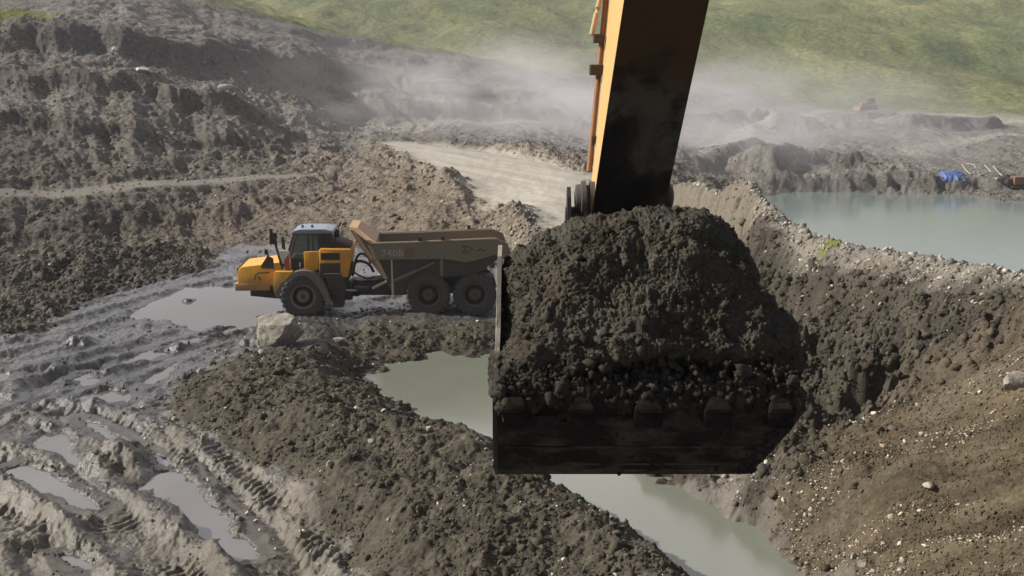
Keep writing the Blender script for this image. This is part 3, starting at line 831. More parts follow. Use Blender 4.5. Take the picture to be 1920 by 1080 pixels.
m_dirt = soil_material('packed_dirt', 3.0, .5, .06, .3, .08)
m_grass = soil_material('mountain_grass', .5, 1.0, 1.6, .8, .03)
ZONES = [('ground', m_mud, 'wet grey mud of the quarry floor with tyre ruts and puddles', 'mud'), ('terrain', m_hill, 'bare grey brown quarry hillside with benches and loose shale', 'hillside'),
         ('road', m_dirt, 'pale dusty haul road and hillside track', 'road'), ('spoil_bank', m_soil, 'dark brown cloddy bank of dug soil along the green grey pond', 'spoil bank'),
         ('mud_ridge', m_soil, 'ridge of grey churned clods at the foot of the left hillside', 'mud ridge'), ('dug_bank', m_soil, 'dark dug bank falling from the lake ridge into the pit', 'bank'),
         ('cut_slope', m_soil, 'brown scored slope with pale stones in the lower right', 'slope'), ('hill', m_grass, 'green grassy mountainside behind the quarry', 'hill')]
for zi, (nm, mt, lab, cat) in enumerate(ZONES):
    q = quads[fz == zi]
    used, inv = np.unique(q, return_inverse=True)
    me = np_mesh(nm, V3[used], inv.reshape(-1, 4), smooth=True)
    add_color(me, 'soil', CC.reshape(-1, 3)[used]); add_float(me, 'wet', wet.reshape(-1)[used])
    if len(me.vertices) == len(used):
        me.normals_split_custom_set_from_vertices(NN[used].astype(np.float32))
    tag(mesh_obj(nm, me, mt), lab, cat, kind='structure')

def ground_z(x, y):
    x, y = np.asarray(x, float), np.asarray(y, float)
    fs = np.clip((x / y - S[0]) / (S[1] - S[0]), 0, NS - 1.001); t = np.log(y)
    ft = np.clip(np.interp(t, T, np.arange(NT)), 0, NT - 1.001)
    i, j = fs.astype(int), ft.astype(int); a, b = fs - i, ft - j
    return (ZZ[j, i] * (1 - a) + ZZ[j, i + 1] * a) * (1 - b) + (ZZ[j + 1, i] * (1 - a) + ZZ[j + 1, i + 1] * a) * b
def ground_val(F, x, y):
    i = np.clip(np.rint((x / y - S[0]) / (S[1] - S[0])), 0, NS - 1).astype(int)
    j = np.clip(np.rint(np.interp(np.log(y), T, np.arange(NT))), 0, NT - 1).astype(int)
    return F[j, i]

# ------------------------------------------------------------------ standing water
def water_material(name, col, rough, wave, wscale, var=.12, spec=.5):
    m, nt, b = new_mat(name)
    geo = nnode(nt, 'ShaderNodeNewGeometry')
    mp = nnode(nt, 'ShaderNodeMapping'); mp.inputs['Scale'].default_value = (1, .55, 1)
    nt.links.new(geo.outputs['Position'], mp.inputs['Vector'])
    n1 = noise_n(nt, mp.outputs['Vector'], .35, 4, .6, .5)
    nt.links.new(mixc(nt, n1, tuple(c * (1 - var) for c in col), tuple(c * (1 + var) for c in col)), b.inputs['Base Color'])
    b.inputs['Roughness'].default_value = rough
    b.inputs['IOR'].default_value = 1.33
    b.inputs['Specular IOR Level'].default_value = spec
    n2 = noise_n(nt, mp.outputs['Vector'], wscale, 3, .6, .3)
    bump_n(nt, n2, wave, .02, b)
    return m
m_pond = water_material('milky_pond_water', (.165, .175, .138), .16, .2, 2.2, .16, .35)
m_lake = water_material('milky_lake_water', (.180, .222, .205), .12, .5, 1.6)
m_puddle = water_material('puddle_water', (.105, .096, .084), .03, .12, 2.5)
def sheet(name, poly, z, mat, lab, cat='water', grow=0.0):
    p = np.array(poly)[:, :2]
    if grow:
        # push the outline outwards along its normals: the mud's own relief draws the water's edge
        nx = np.roll(p, -1, 0) - np.roll(p, 1, 0)
        nrm = np.stack([nx[:, 1], -nx[:, 0]], 1); nrm /= np.linalg.norm(nrm, axis=1, keepdims=True) + 1e-9
        area = np.sum(p[:, 0] * np.roll(p[:, 1], -1) - np.roll(p[:, 0], -1) * p[:, 1])
        p = p + nrm * grow * (1 if area > 0 else -1)
    bm = bmesh.new()
    f = bm.faces.new([bm.verts.new((x, y, z)) for x, y in p])
    bmesh.ops.triangulate(bm, faces=[f], ngon_method='EAR_CLIP')
    for f in bm.faces:
        f.normal_update()
        if f.normal.z < 0: f.normal_flip()
    me = bpy.data.meshes.new(name); bm.to_mesh(me); bm.free()
    return tag(mesh_obj(name, me, mat), lab, cat, kind='structure')
sheet('pond_water', wp([(520, 740), (600, 690), (720, 650), (830, 640), (1000, 640), (1120, 650), (1200, 780), (1330, 890), (1480, 990), (1700, 1200), (1360, 1230), (1180, 1060), (1000, 930), (800, 850)], POND_Z), POND_Z, m_pond,
      'milky green grey pond between the dark spoil bank and the right slope', 'pond')
sheet('lake_water', [at_z(1290, 348, LAKE_Z)[:2], at_z(1420, 340, LAKE_Z)[:2], at_z(2400, 345, LAKE_Z)[:2], (60, 52), (32, 46), (20, 58), (18, 78)], LAKE_Z, m_lake, 'grey blue quarry lake beyond the ridge on the right', 'lake')
PUD_LAB = {'truck': 'large puddle spreading in front of the dump truck', 'furrow': 'long narrow puddle in a furrow left of the pale boulder', 'rut_upper': 'short puddle in a rut below the long furrow puddle',
 'small_left': 'small bright puddle above the white puddle in the mud', 'pale': 'white shining puddle at the middle of the left mud', 'left_edge': 'puddle cut by the left edge, upper one', 'left_edge_low': 'puddle cut by the left edge, lower one',
 'rut_left': 'pinkish puddle in the leftmost foreground rut', 'shallow': 'shallow film of water beside the mud mound', 'rut_long': 'thin stream of water right of the mud mound', 'large_rut': 'large grey puddle filling the foreground tyre rut',
 'thin_strip': 'thin puddle at the foot of the spoil bank', 'thin_strip_upper': 'thin upper trickle at the foot of the spoil bank', 'bottom': 'dull puddle at the bottom left corner', 'beside_truck': 'wet puddle under the middle of the truck'}
for i_, (k, pw) in enumerate(PUD_W.items()):
    sheet('puddle', pw, PUD_Z - .0022 * i_, m_puddle, PUD_LAB[k], 'puddle', grow=.16)
# ------------------------------------------------------------------ paints and metals of the machines
def paint_material(name, col, dirt=(.17, .145, .115), lo=1.0, hi=2.3, amount=.75, rough=.42, spec=.4, base=.12):
    """Paint under a film of dried mud: thicker low down, where the wheels throw it."""
    m, nt, b = new_mat(name)
    tc = nnode(nt, 'ShaderNodeTexCoord')
    sx = nnode(nt, 'ShaderNodeSeparateXYZ'); nt.links.new(tc.outputs['Object'], sx.inputs[0])
    n1 = noise_n(nt, tc.outputs['Object'], 2.2, 8, .68)
    n2 = noise_n(nt, tc.outputs['Object'], 14, 4, .6)
    h = nnode(nt, 'ShaderNodeMapRange'); h.inputs['From Min'].default_value = lo; h.inputs['From Max'].default_value = hi
    h.inputs['To Min'].default_value = amount; h.inputs['To Max'].default_value = base
    nt.links.new(sx.outputs['Z'], h.inputs['Value'])
    k = math_n(nt, 'ADD', h.outputs[0], math_n(nt, 'MULTIPLY', math_n(nt, 'SUBTRACT', n1, .5), 1.5))
    k = math_n(nt, 'ADD', k, math_n(nt, 'MULTIPLY', math_n(nt, 'SUBTRACT', n2, .5), .5), True)
    nt.links.new(mixc(nt, k, col, mixc(nt, n2, tuple(c * .7 for c in dirt), tuple(c * 1.25 for c in dirt))), b.inputs['Base Color'])
    nt.links.new(math_n(nt, 'ADD', rough, math_n(nt, 'MULTIPLY', k, .45), True), b.inputs['Roughness'])
    b.inputs['Specular IOR Level'].default_value = spec
    bump_n(nt, math_n(nt, 'MULTIPLY', k, n2), .25, .02, b)
    return m
def plain_material(name, col, rough=.5, metal=0.0, var=.25, scale=8, bump=.15):
    m, nt, b = new_mat(name)
    tc = nnode(nt, 'ShaderNodeTexCoord')
    n = noise_n(nt, tc.outputs['Object'], scale, 6, .65)
    nt.links.new(mixc(nt, n, tuple(c * (1 - var) for c in col), tuple(c * (1 + var) for c in col)), b.inputs['Base Color'])
    b.inputs['Roughness'].default_value = rough
    b.inputs['Metallic'].default_value = metal
    if bump: bump_n(nt, n, bump, .02, b)
    return m
m_yel = paint_material('amber_paint', (.74, .36, .022), lo=1.0, hi=1.9, amount=.8, base=.02)
m_yel2 = paint_material('amber_paint_clean', (.72, .34, .022), lo=1.2, hi=2.6, amount=.25, base=.04)
m_body = paint_material('muddy_body_paint', (.26, .17, .10), dirt=(.225, .190, .142), lo=.5, hi=3.4, amount=.95, base=.72, rough=.6)
m_guard = paint_material('spill_guard_paint', (.52, .30, .14), dirt=(.42, .33, .23), lo=1.6, hi=3.6, amount=.6, base=.4, rough=.6)
m_fend = plain_material('muddy_fender', (.165, .142, .112), .8, 0, .3, 7)
m_dark = plain_material('dark_greasy_metal', (.030, .028, .025), .6, .2, .5, 9)
m_frame = plain_material('muddy_frame', (.060, .052, .043), .8, 0, .5, 6)
m_black = plain_material('black_plastic', (.014, .014, .015), .5)
m_tyre = plain_material('muddy_tyre_rubber', (.068, .063, .056), .85, 0, .4, 9, .4)
m_rim = plain_material('muddy_rim', (.200, .172, .125), .7, 0, .4, 8)
m_rim_shade = plain_material('shaded_muddy_rim', (.100, .085, .066), .8, 0, .4, 8)  # rear rims: darker copy of the rim mud, tray shade painted in
m_roof = plain_material('blue_grey_roof', (.21, .24, .29), .45, 0, .12)
m_strut = plain_material('pale_steel', (.48, .44, .37), .5, .2, .2)
m_white = plain_material('white_decal', (.72, .70, .66), .5, 0, .1)
m_red = plain_material('faded_red_decal', (.38, .08, .05), .55, 0, .25)
m_letter = plain_material('worn_pale_lettering', (.42, .39, .34), .6, 0, .25, 20)
m_glass, _nt, _b = new_mat('cab_glass')
_b.inputs['Base Color'].default_value = (.030, .060, .045, 1); _b.inputs['Roughness'].default_value = .06
_b.inputs['Specular IOR Level'].default_value = .8; _b.inputs['Alpha'].default_value = .72

# ------------------------------------------------------------------ the articulated dump truck
YAW = R(4.0)
_near = Vector(at_z(803.5, 593.0, 0.0))
_rear = Vector((math.cos(YAW), math.sin(YAW), 0)); _out = Vector((math.sin(YAW), -math.cos(YAW), 0))
truck_pos = _near - _rear * 5.18 - _out * 1.68
truck = empty('dump_truck', (truck_pos.x, truck_pos.y, -.02), YAW)
tag(truck, 'yellow six wheeled articulated dump truck with an empty muddy brown tray', 'dump truck')
KT = 44.5
def q1(x, y, d=0.0):        # survey of the tractor: enlarged view whose corner lies at 440, 400
    return ((440 + x / 5.142 - 573) / KT, (594.3 - 400 - y / 5.142) / KT - d * .2)
def q2(x, y, d=0.0):        # survey of the tray: corner at 660, 400
    return ((660 + x / 5.142 - 573) / KT, (594.3 - 400 - y / 5.142) / KT - d * .2)
def part(name, bm, mat, parent=None, smooth=False, angle=None):
    return bm_obj(name, bm, mat, parent if parent is not None else truck, smooth, angle)

# frames
bm = bmesh.new()
prism(bm, [(-2.3, .75), (-2.3, 1.2), (1.9, 1.25), (2.0, .8), (1.2, .62), (-1.2, .62)], -.5, .5, .03)
box(bm, -.25, .25, -1.15, 1.15, .62, .98, .05)
part('front_frame', bm, m_frame)
bm = bmesh.new()
prism(bm, [(2.25, .75), (2.25, 1.25), (3.3, 1.45), (8.0, 1.42), (8.1, 1.0), (4.0, .72)], -.6, .6, .03)
for ax in (5.18, 7.12): box(bm, ax - .25, ax + .25, -1.15, 1.15, .62, 1.05, .06)
prism(bm, [(5.1, .95), (6.15, 1.12), (7.2, .95), (7.2, .75), (6.15, .85), (5.1, .75)], -1.0, -.85, .02)
prism(bm, [(5.1, .95), (6.15, 1.12), (7.2, .95), (7.2, .75), (6.15, .85), (5.1, .75)], .85, 1.0, .02)
part('rear_frame', bm, m_frame)
bm = bmesh.new()
lathe_y(bm, [(-.45, .3), (-.42, .36), (.42, .36), (.45, .3)], 2.1, 1.02, 20)
tube(bm, [(1.5, 0, 1.02), (2.7, 0, 1.02)], .27, 14)
for s in (-1, 1): tube(bm, [(1.35, s * .62, 1.0), (2.75, s * .62, 1.02)], .085, 10)
box(bm, 1.45, 2.0, -1.0, -.45, .62, 1.35, .05)
box(bm, 2.05, 2.75, -1.2, -.6, 1.02, 1.18, .03)
part('articulation_hitch', bm, m_dark, smooth=True, angle=40)
bm = bmesh.new()
tube(bm, [(*q1(1045, 728)[:1], -1.18, q1(0, 728, .5)[1]), (q1(1185, 0)[0], -1.18, q1(0, 733, .5)[1])], .045, 10)
part('steering_rod', bm, m_strut, smooth=True, angle=40)

# wheels
def make_wheel(cx, y_face, near, rim_mat, r=.935, steer=0.0):
    """y_face: outer face of the tyre; near = -1 for the side towards the excavator."""
    w = .74
    sgn = near
    piv = Vector((0, y_face - sgn * w / 2, 0))
    cz = r - .03
    def yy(v): return v * sgn
    bm = bmesh.new()      # hub: planetary housing and bolts
    lathe_y(bm, [(yy(.0), .27), (yy(.20), .27), (yy(.21), .235), (yy(.27), .22), (yy(.30), .17), (yy(.29), .10), (yy(.31), .09), (yy(.312), .03)], 0, 0, 24)
    for k in range(12):
        a = k * math.pi / 6
        lathe_y(bm, [(yy(.19), .020), (yy(.235), .020), (yy(.24), .014)], .25 * math.cos(a), .25 * math.sin(a), 6)
    hub = part('wheel', bm, [rim_mat, m_frame], smooth=True, angle=35)
    for p_ in hub.data.polygons:
        rr_ = math.hypot(p_.center.x, p_.center.z)
        p_.material_index = 1 if (rr_ < .13 or (rr_ > .24 and abs(p_.center.y) < .19)) else 0  # dark centre; recessed faces darkened as painted shade for depth
    bm = bmesh.new()      # rim dish
    prof = [(-.33, .50), (-.31, .42), (.0, .40), (.02, .29), (.03, .27), (.04, .38), (.10, .405), (.26, .425), (.30, .46), (.335, .50), (.36, .515), (.362, .53)]
    lathe_y(bm, [(yy(a), b) for a, b in prof], 0, 0, 36, False)
    rim = part('rim', bm, [rim_mat, m_dark], hub, smooth=True, angle=35)
    for p_ in rim.data.polygons:
        if p_.center.y * sgn < .28: p_.material_index = 1  # recessed dish darkened, its shade put into the colour
    bm = bmesh.new()      # tyre carcass with lugs
    prof = [(-.30, .50), (-.36, .60), (-.37, .72), (-.35, .82), (-.31, .87), (-.15, .885), (0, .888), (.15, .885), (.31, .87), (.35, .82), (.37, .72), (.36, .60), (.30, .50)]
    lathe_y(bm, [(yy(a), b * r / .935) for a, b in prof], 0, 0, 48, False)
    bm.faces.ensure_lookup_table()
    n = 22
    for side in (-1, 1):
        for k in range(n):
            a0 = 2 * math.pi * (k + (.5 if side > 0 else 0)) / n
            da = 2 * math.pi / n
            ring = []
            for (yv, rr, sh, wd) in ((.015, .905, .30, .26), (.2, .925, .15, .28), (.335, .925, .0, .30), (.378, .86, -.02, .28), (.375, .78, -.02, .2)):
                rr *= r / .935; sk = rr - .07
                pts = []
                for (t, rad) in ((-wd, sk), (-wd, rr), (wd, rr), (wd, sk)):
                    a = a0 + (sh + t) * da
                    yo = yv if rad == rr else yv * (.93 if yv > .3 else 1)
                    pts.append(bm.verts.new((rad * math.cos(a), side * yo, rad * math.sin(a))))
                ring.append(pts)
            for p, q in zip(ring, ring[1:]):
                for i in range(3): bm.faces.new((p[i], p[i + 1], q[i + 1], q[i]))
            bm.faces.new(ring[0]); bm.faces.new(ring[-1][::-1])
    tyre = part('tyre', bm, m_tyre, hub, smooth=True, angle=30)
    hub.location = (cx, piv.y, cz)
    hub.rotation_euler = (0, random.random() * 3, steer)
    return hub
random.seed(3)
for cx, rm, r in ((0.0, m_rim, .935), (5.18, m_rim_shade, .935), (7.12, m_rim_shade, .92)):
    for s in (-1, 1):
        make_wheel(cx, s * 1.68, s, rm, r, R(5) if cx == 0 else 0)

# bonnet
xf, xb = -2.68, -.48
bm = bmesh.new()
prism(bm, [(xf, 1.28), (xf - .02, 1.55), (xf + .02, 1.98), (xf + .14, 2.10), (-1.4, 2.24), (xb, 2.34), (xb, 1.25), (-1.0, 1.22), (-1.2, 1.3)], -1.16, 1.16, .07)
hood = part('hood', bm, m_yel, smooth=True, angle=35)
bm = bmesh.new()
prism(bm, [(xf - .05, 1.52), (xf - .06, 2.0), (xf - .01, 2.03), (xf - .0, 1.52)], -.85, .85, .01)
for k in range(6): box(bm, xf - .085, xf - .05, -.8, .8, 1.57 + k * .075, 1.60 + k * .075)
part('grille', bm, m_black)
bm = bmesh.new()
box(bm, xf - .12, xf + 1.3, -1.2, 1.2, 1.10, 1.42, .05)
part('bumper', bm, paint_material('bumper_mud', (.60, .30, .06), lo=.9, hi=1.5, amount=1.0, base=.35), smooth=True, angle=35)
for s in (-1, 1):
    bm = bmesh.new(); box(bm, xf - .16, xf - .1, s * .95 - .13, s * .95 + .13, 1.26, 1.4, .02)
    part('headlight', bm, m_strut)
bm = bmesh.new()      # shoulder scoop
a = [q1(292, 512, .4), q1(300, 480, .4), q1(360, 392, .4), q1(412, 420, .4), q1(415, 520, .4)]
prism(bm, a, -1.20, -1.158)
part('air_scoop', bm, m_frame)
bm = bmesh.new()      # panel seams and the worn mark on the bonnet side
box(bm, *sorted((q1(413, 0)[0], q1(425, 0)[0])), -1.166, -1.158, 1.3, 1.95)
pts = [q1(228, 625, .4), q1(240, 580, .4), q1(262, 560, .4), q1(370, 556, .4)]
tube(bm, [(x, -1.165, z) for x, z in pts], .028, 6)
pts = [q1(262, 590, .4), q1(285, 632, .4)]
tube(bm, [(x, -1.165, z) for x, z in pts], .026, 6)
part('hood_marking', bm, m_frame, hood)
bm = bmesh.new()
prism(bm, [q1(470, 350, .4), q1(560, 350, .4), q1(570, 535, .4), q1(505, 535, .4)], -1.175, -1.12)
stripe = part('side_panel', bm, m_white)
bm = bmesh.new()
prism(bm, [q1(512, 440, .4), q1(558, 380, .4), q1(568, 535, .4), q1(520, 535, .4)], -1.18, -1.174)
part('red_stripe', bm, m_red, stripe)
bm = bmesh.new()
prism(bm, [q1(480, 470, .4), q1(512, 470, .4), q1(520, 500, .4), q1(488, 500, .4)], -1.18, -1.174)
part('grey_stripe', bm, m_frame, stripe)

# cab
bm = bmesh.new()
prism(bm, [(-.62, 1.95), (-.66, 2.3), (1.32, 2.3), (1.32, 1.6), (-.5, 1.6)], -.98, .98, .04)
cab = part('cab', bm, m_black, smooth=True, angle=35)
def post(p, q, r=.05):
    tube(bm, [p, q], r, 6)
bm = bmesh.new()
for s in (-1, 1):
    y = s * .93
    post((-.72, y, 2.3), (-.34, y * .92, 3.46)); post((.22, y, 2.2), (.24, y * .92, 3.46), .04); post((.72, y, 2.2), (.74, y * .92, 3.46), .075)
    post((1.3, y, 2.2), (1.2, y * .92, 3.4), .07)
    post((-.34, y * .92, 3.44), (1.2, y * .92, 3.42), .05)
post((-.34, -.86, 3.44), (-.34, .86, 3.44)); post((-.72, -.93, 2.32), (-.72, .93, 2.32))
part('cab_frame', bm, m_black, cab)
bm = bmesh.new()      # glazing: windscreen, two side panes, rear
def pane(*p):
    bm.faces.new([bm.verts.new(v) for v in p])
pane((-.70, -.88, 2.34), (-.70, .88, 2.34), (-.35, .82, 3.42), (-.35, -.82, 3.42))
for s in (-1, 1):
    pane((-.66, s * .92, 2.34), (.2, s * .92, 2.3), (.22, s * .86, 3.42), (-.32, s * .86, 3.42))
    pane((.26, s * .92, 2.3), (.7, s * .92, 2.3), (.72, s * .86, 3.42), (.28, s * .86, 3.42))
pane((1.27, -.85, 2.4), (1.27, .85, 2.4), (1.18, .8, 3.38), (1.18, -.8, 3.38))
part('window', bm, m_glass, cab)
bm = bmesh.new()
prism(bm, [(.76, 2.3), (.76, 3.42), (1.22, 3.38), (1.32, 2.3)], -.9, -.84, .01)
part('rear_quarter_panel', bm, m_black, cab)
bm = bmesh.new()
prism(bm, [(-.45, 3.47), (-.36, 3.56), (-.1, 3.62), (.9, 3.62), (1.25, 3.54), (1.3, 3.44), (-.4, 3.42)], -.95, .95, .04)
part('roof', bm, m_roof, cab, smooth=True, angle=40)
bm = bmesh.new()
prism(bm, [(-.52, 1.75), (-.5, 2.42), (.02, 2.42), (.02, 1.75)], -1.02, -.97, .015)
door = part('door', bm, m_black, cab)
bm = bmesh.new(); tube(bm, [(-.12, -1.05, 2.0), (-.12, -1.05, 2.25)], .018, 6)
part('handle', bm, m_strut, door)
# seat and wheel seen through the glass
bm = bmesh.new()
box(bm, .15, .65, -.28, .28, 2.3, 2.5, .05); box(bm, .55, .7, -.26, .26, 2.45, 3.1, .05)
part('seat', bm, m_black, cab)

bm = bmesh.new()      # amber panel behind the door, and the radiator box behind the cab
prism(bm, [(.06, 1.98), (.06, 2.70), (.66, 2.72), (.66, 1.96), (.45, 1.9)], -1.14, -1.0, .03)
part('engine_panel', bm, m_yel2, smooth=True, angle=35)
bm = bmesh.new()
prism(bm, [(.68, 1.62), (.68, 2.76), (.76, 2.84), (1.98, 2.80), (2.02, 2.7), (1.98, 2.2), (1.85, 1.62)], -1.2, 1.2, .05)
rad = part('radiator_box', bm, m_yel2, smooth=True, angle=35)
bm = bmesh.new()
g0, g1 = q1(858, 372, .4), q1(1038, 440, .4)
box(bm, g0[0], g1[0], -1.215, -1.198, g1[1], g0[1])
for k in range(9):
    z = g1[1] + (g0[1] - g1[1]) * (k + .5) / 9
    box(bm, g0[0] + .01, g1[0] - .01, -1.235, -1.216, z - .008, z + .008)
part('grille', bm, m_frame, rad)
bm = bmesh.new()
g0, g1 = q1(845, 470, .4), q1(1040, 600, .4)
box(bm, g0[0], g1[0], -1.226, -1.16, g1[1], g0[1], .02)
for k in range(5): box(bm, g0[0] + .05, g1[0] - .05, -1.24, -1.227, g1[1] + .06 + k * .085, g1[1] + .09 + k * .085)
part('lower_grille', bm, m_frame, rad)
bm = bmesh.new()
prism(bm, [(.95, 2.83), (1.2, 3.02), (1.34, 3.16), (1.5, 3.08), (1.98, 2.88), (1.98, 2.82)], -.8, .8, .03)
part('air_cleaner_cover', bm, m_frame, smooth=True, angle=35)
bm = bmesh.new()
tube(bm, [(1.36, .2, 3.0), (1.36, .2, 3.45), (1.42, .2, 3.62), (1.50, .2, 3.78)], [.07, .07, .06, .055], 8)
part('exhaust_stack', bm, m_frame, smooth=True, angle=40)
bm = bmesh.new()
for x in (-.05, .35):
    bm = bmesh.new(); tube(bm, [(x, -.3, 3.6), (x, -.3, 3.72)], .05, 8)
    part('roof_lamp', bm, m_black, cab)
# mirror posts
def mirror(p0, p1, w, y, head):
    bm = bmesh.new()
    tube(bm, [(*p0[:1], y, p0[1]), (*p1[:1], y, p1[1])], w, 8)
    o = part('mirror_post', bm, m_black)
    bm = bmesh.new()
    x, z = p0
    prism(bm, [(x - .07, z - head), (x - .06, z + .02), (x + .06, z + .0), (x + .09, z - head - .02)], y - .05, y + .05, .015)
    part('mirror', bm, m_black, o)
mirror(q1(405, 150, .1), q1(500, 532, .1), .05, -1.3, .62)
mirror(q1(442, 190, .1), q1(452, 330, .1), .03, -1.24, .18)
mirror(q1(352, 340, .2), q1(415, 530, .2), .028, -1.28, .2)
mirror((-1.1, 3.0), (-1.02, 2.2), .028, 1.26, .5)

# front fenders
outer = [q1(*p) for p in ((432, 790), (480, 690), (555, 605), (620, 556), (700, 540), (785, 556), (858, 625), (920, 740), (955, 850))]
inner = [q1(*p) for p in ((905, 850), (870, 765), (812, 668), (750, 608), (700, 590), (640, 600), (575, 650), (510, 730), (465, 795))]
for s in (-1, 1):
    bm = bmesh.new()
    po = arc_pts([(x, 0, z) for x, z in outer], 32); pi_ = arc_pts([(x, 0, z) for x, z in inner], 32)
    y0, y1 = s * 1.70, s * .95
    A = [bm.verts.new((p.x, y0, p.z)) for p in po]; B = [bm.verts.new((p.x, y0, p.z)) for p in pi_[::-1]]
    A2 = [bm.verts.new((p.x, y1, p.z)) for p in po]; B2 = [bm.verts.new((p.x, y1, p.z)) for p in pi_[::-1]]
    n = min(len(A), len(B))
    for i in range(n - 1):
        bm.faces.new((A[i], A[i + 1], B[i + 1], B[i])); bm.faces.new((A2[i], A2[i + 1], B2[i + 1], B2[i]))
        bm.faces.new((A[i], A[i + 1], A2[i + 1], A2[i])); bm.faces.new((B[i], B[i + 1], B2[i + 1], B2[i]))
    for i in (0, n - 1): bm.faces.new((A[i], B[i], B2[i], A2[i]))
    part('fender', bm, m_fend, smooth=True, angle=40)
bm = bmesh.new()      # skirt ahead of the fender and steps behind it
prism(bm, [q1(430, 545, .1), q1(600, 548, .1), q1(545, 610, .1), q1(470, 690, .1), q1(428, 780, .1), q1(415, 690, .1)], -1.6, -1.1, .02)
part('fender_skirt', bm, m_yel, smooth=True, angle=35)
bm = bmesh.new()
prism(bm, [q1(880, 575, .2), q1(1040, 575, .2), q1(1090, 700, .2), q1(1060, 905, .2), q1(965, 905, .2), q1(950, 760, .2)], -1.35, -.7, .03)
for k in range(3): box(bm, 1.02, 1.5, -1.52, -1.33, .72 + k * .3, .76 + k * .3)
part('step', bm, m_frame)
bm = bmesh.new()
prism(bm, [q1(1040, 520, .3), q1(1150, 470, .3), q1(1180, 490, .3), q1(1120, 640, .3), q1(1050, 660, .3)], -1.0, -.7, .03)
part('tank_bracket', bm, m_frame)
# hoses between tractor and tray
def hose(pts, y, r=.045):
    bm = bmesh.new()
    tube(bm, arc_pts([(x, y + .12 * math.sin(i * 1.3), z) for i, (x, z) in enumerate(pts)], 30), r, 8)
    part('hydraulic_hose', bm, m_black, smooth=True, angle=50)
hose([q2(25, 560, .7), q2(40, 470, .7), q2(75, 395, .7), q2(120, 378, .7), q2(170, 410, .7), q2(190, 470, .7)], -.9, .055)
hose([q2(15, 600, .7), q2(25, 510, .7), q2(60, 460, .7), q2(120, 456, .7), q2(180, 490, .7), q2(215, 560, .7)], -.8, .06)
hose([q2(-30, 480, .7), q2(-60, 520, .7), q2(-60, 600, .7), q2(-10, 660, .7), q2(90, 650, .7), q2(200, 650, .7)], -.75, .04)
hose([q2(-20, 540, .7), q2(60, 610, .7), q2(150, 640, .7), q2(220, 620, .7)], -.4, .04)

# tray
band = [q2(215, 292), q2(600, 286), q2(1240, 264), q2(1390, 260), q2(1495, 300), q2(1540, 432), q2(1520, 468), q2(1440, 452), q2(1385, 410), q2(1160, 470), q2(1080, 478), q2(890, 444), q2(252, 446)]
hull = [q2(256, 446), q2(880, 444), q2(1080, 478), q2(1160, 470), q2(1385, 412), q2(1430, 440), q2(1240, 575), q2(1160, 600), q2(760, 640), q2(480, 790), q2(415, 790), q2(330, 632)]
bm = bmesh.new()
for s in (-1, 1):
    prism(bm, band, s * 1.65, s * 1.50, .012)

floor = [hull[5], hull[6], hull[7], hull[8], hull[9], hull[10]]
prism(bm, floor + [(x, z + .1) for x, z in floor[::-1]], -1.4, 1.4)
fw = [q2(256, 446), q2(330, 632), q2(415, 790)]
prism(bm, [q2(215, 292)] + fw + [(fw[2][0] + .1, fw[2][1] + .06), (fw[1][0] + .12, fw[1][1]), (fw[0][0] + .12, fw[0][1]), (q2(215, 292)[0] + .12, q2(215, 292)[1])], -1.5, 1.5)
# rim rails and stiffening ribs
top = [q2(205, 292), q2(600, 284), q2(1240, 262), q2(1390, 258)]
for s in (-1, 1):
    tube(bm, [(x, s * 1.62, z) for x, z in top], .055, 8)
    for bx in (700, 770, 1300):
        x, z = q2(bx, 360); box(bm, x - .03, x + .03, s * 1.68 if s < 0 else 1.63, s * 1.63 if s < 0 else 1.68, z - .28, z + .26)
    x, z = q2(868, 520); box(bm, x - .06, x + .06, s * 1.56 if s < 0 else 1.5, s * 1.5 if s < 0 else 1.56, z - .4, z + .3)
# duck tail lip
t = [q2(1385, 410), q2(1440, 452), q2(1520, 468), q2(1520, 440), q2(1440, 420)]
prism(bm, t, -1.5, 1.5)
body = part('tray', bm, m_body)
bm = bmesh.new()
for s in (-1, 1): prism(bm, hull, s * 1.52, s * 1.38, .01)
for s in (-1, 1):
    for bx in (520, 700, 980): 
        x, z = q2(bx, 560); box(bm, x - .05, x + .05, s * 1.57 if s < 0 else 1.51, s * 1.51 if s < 0 else 1.57, z - .1, z + .5)
part('tray_hull', bm, plain_material('dark_hull', (.070, .058, .045), .85, 0, .5, 4), body)  # hull coloured darker than the side band above
bm = bmesh.new()      # spill guard: sloping headboard over the hitch
def gq(x, y, yy, d): return (q2(x, y, d)[0], yy, q2(x, y, d)[1])
gv = [(-1.55, [(205, 292, .1), (252, 284, .1)]), (-1.0, [(0, 150, .65), (70, 150, .65)])]
A = [bm.verts.new(gq(205, 300, -1.62, 0)), bm.verts.new(gq(255, 284, -1.62, 0)), bm.verts.new(gq(78, 142, -1.2, .3)), bm.verts.new(gq(0, 130, -1.2, .3))]
B = [bm.verts.new((v.co.x, -v.co.y, v.co.z)) for v in A]
bm.faces.new(A); bm.faces.new(B[::-1])
for i in range(4): bm.faces.new((A[i], B[i], B[(i + 1) % 4], A[(i + 1) % 4]))
bmesh.ops.recalc_face_normals(bm, faces=bm.faces)
for s in (-1, 1):      # ribs down the sloping front
    for a, b in (((8, 150), (210, 440)), ((170, 300), (330, 630))):
        p, q = q2(*a, .1), q2(*b, .1)
        prism(bm, [p, (p[0] + .17, p[1] - .03), (q[0] + .12, q[1] + .02), (q[0] - .02, q[1])], s * 1.6, s * 1.48)
part('spill_guard', bm, m_guard, body)
bm = bmesh.new()
prism(bm, [q2(20, 175, .2), q2(200, 300, .2), q2(250, 446, .2), q2(322, 632, .2), q2(190, 450, .2)], -1.46, 1.46)
part('headboard', bm, m_body, body)
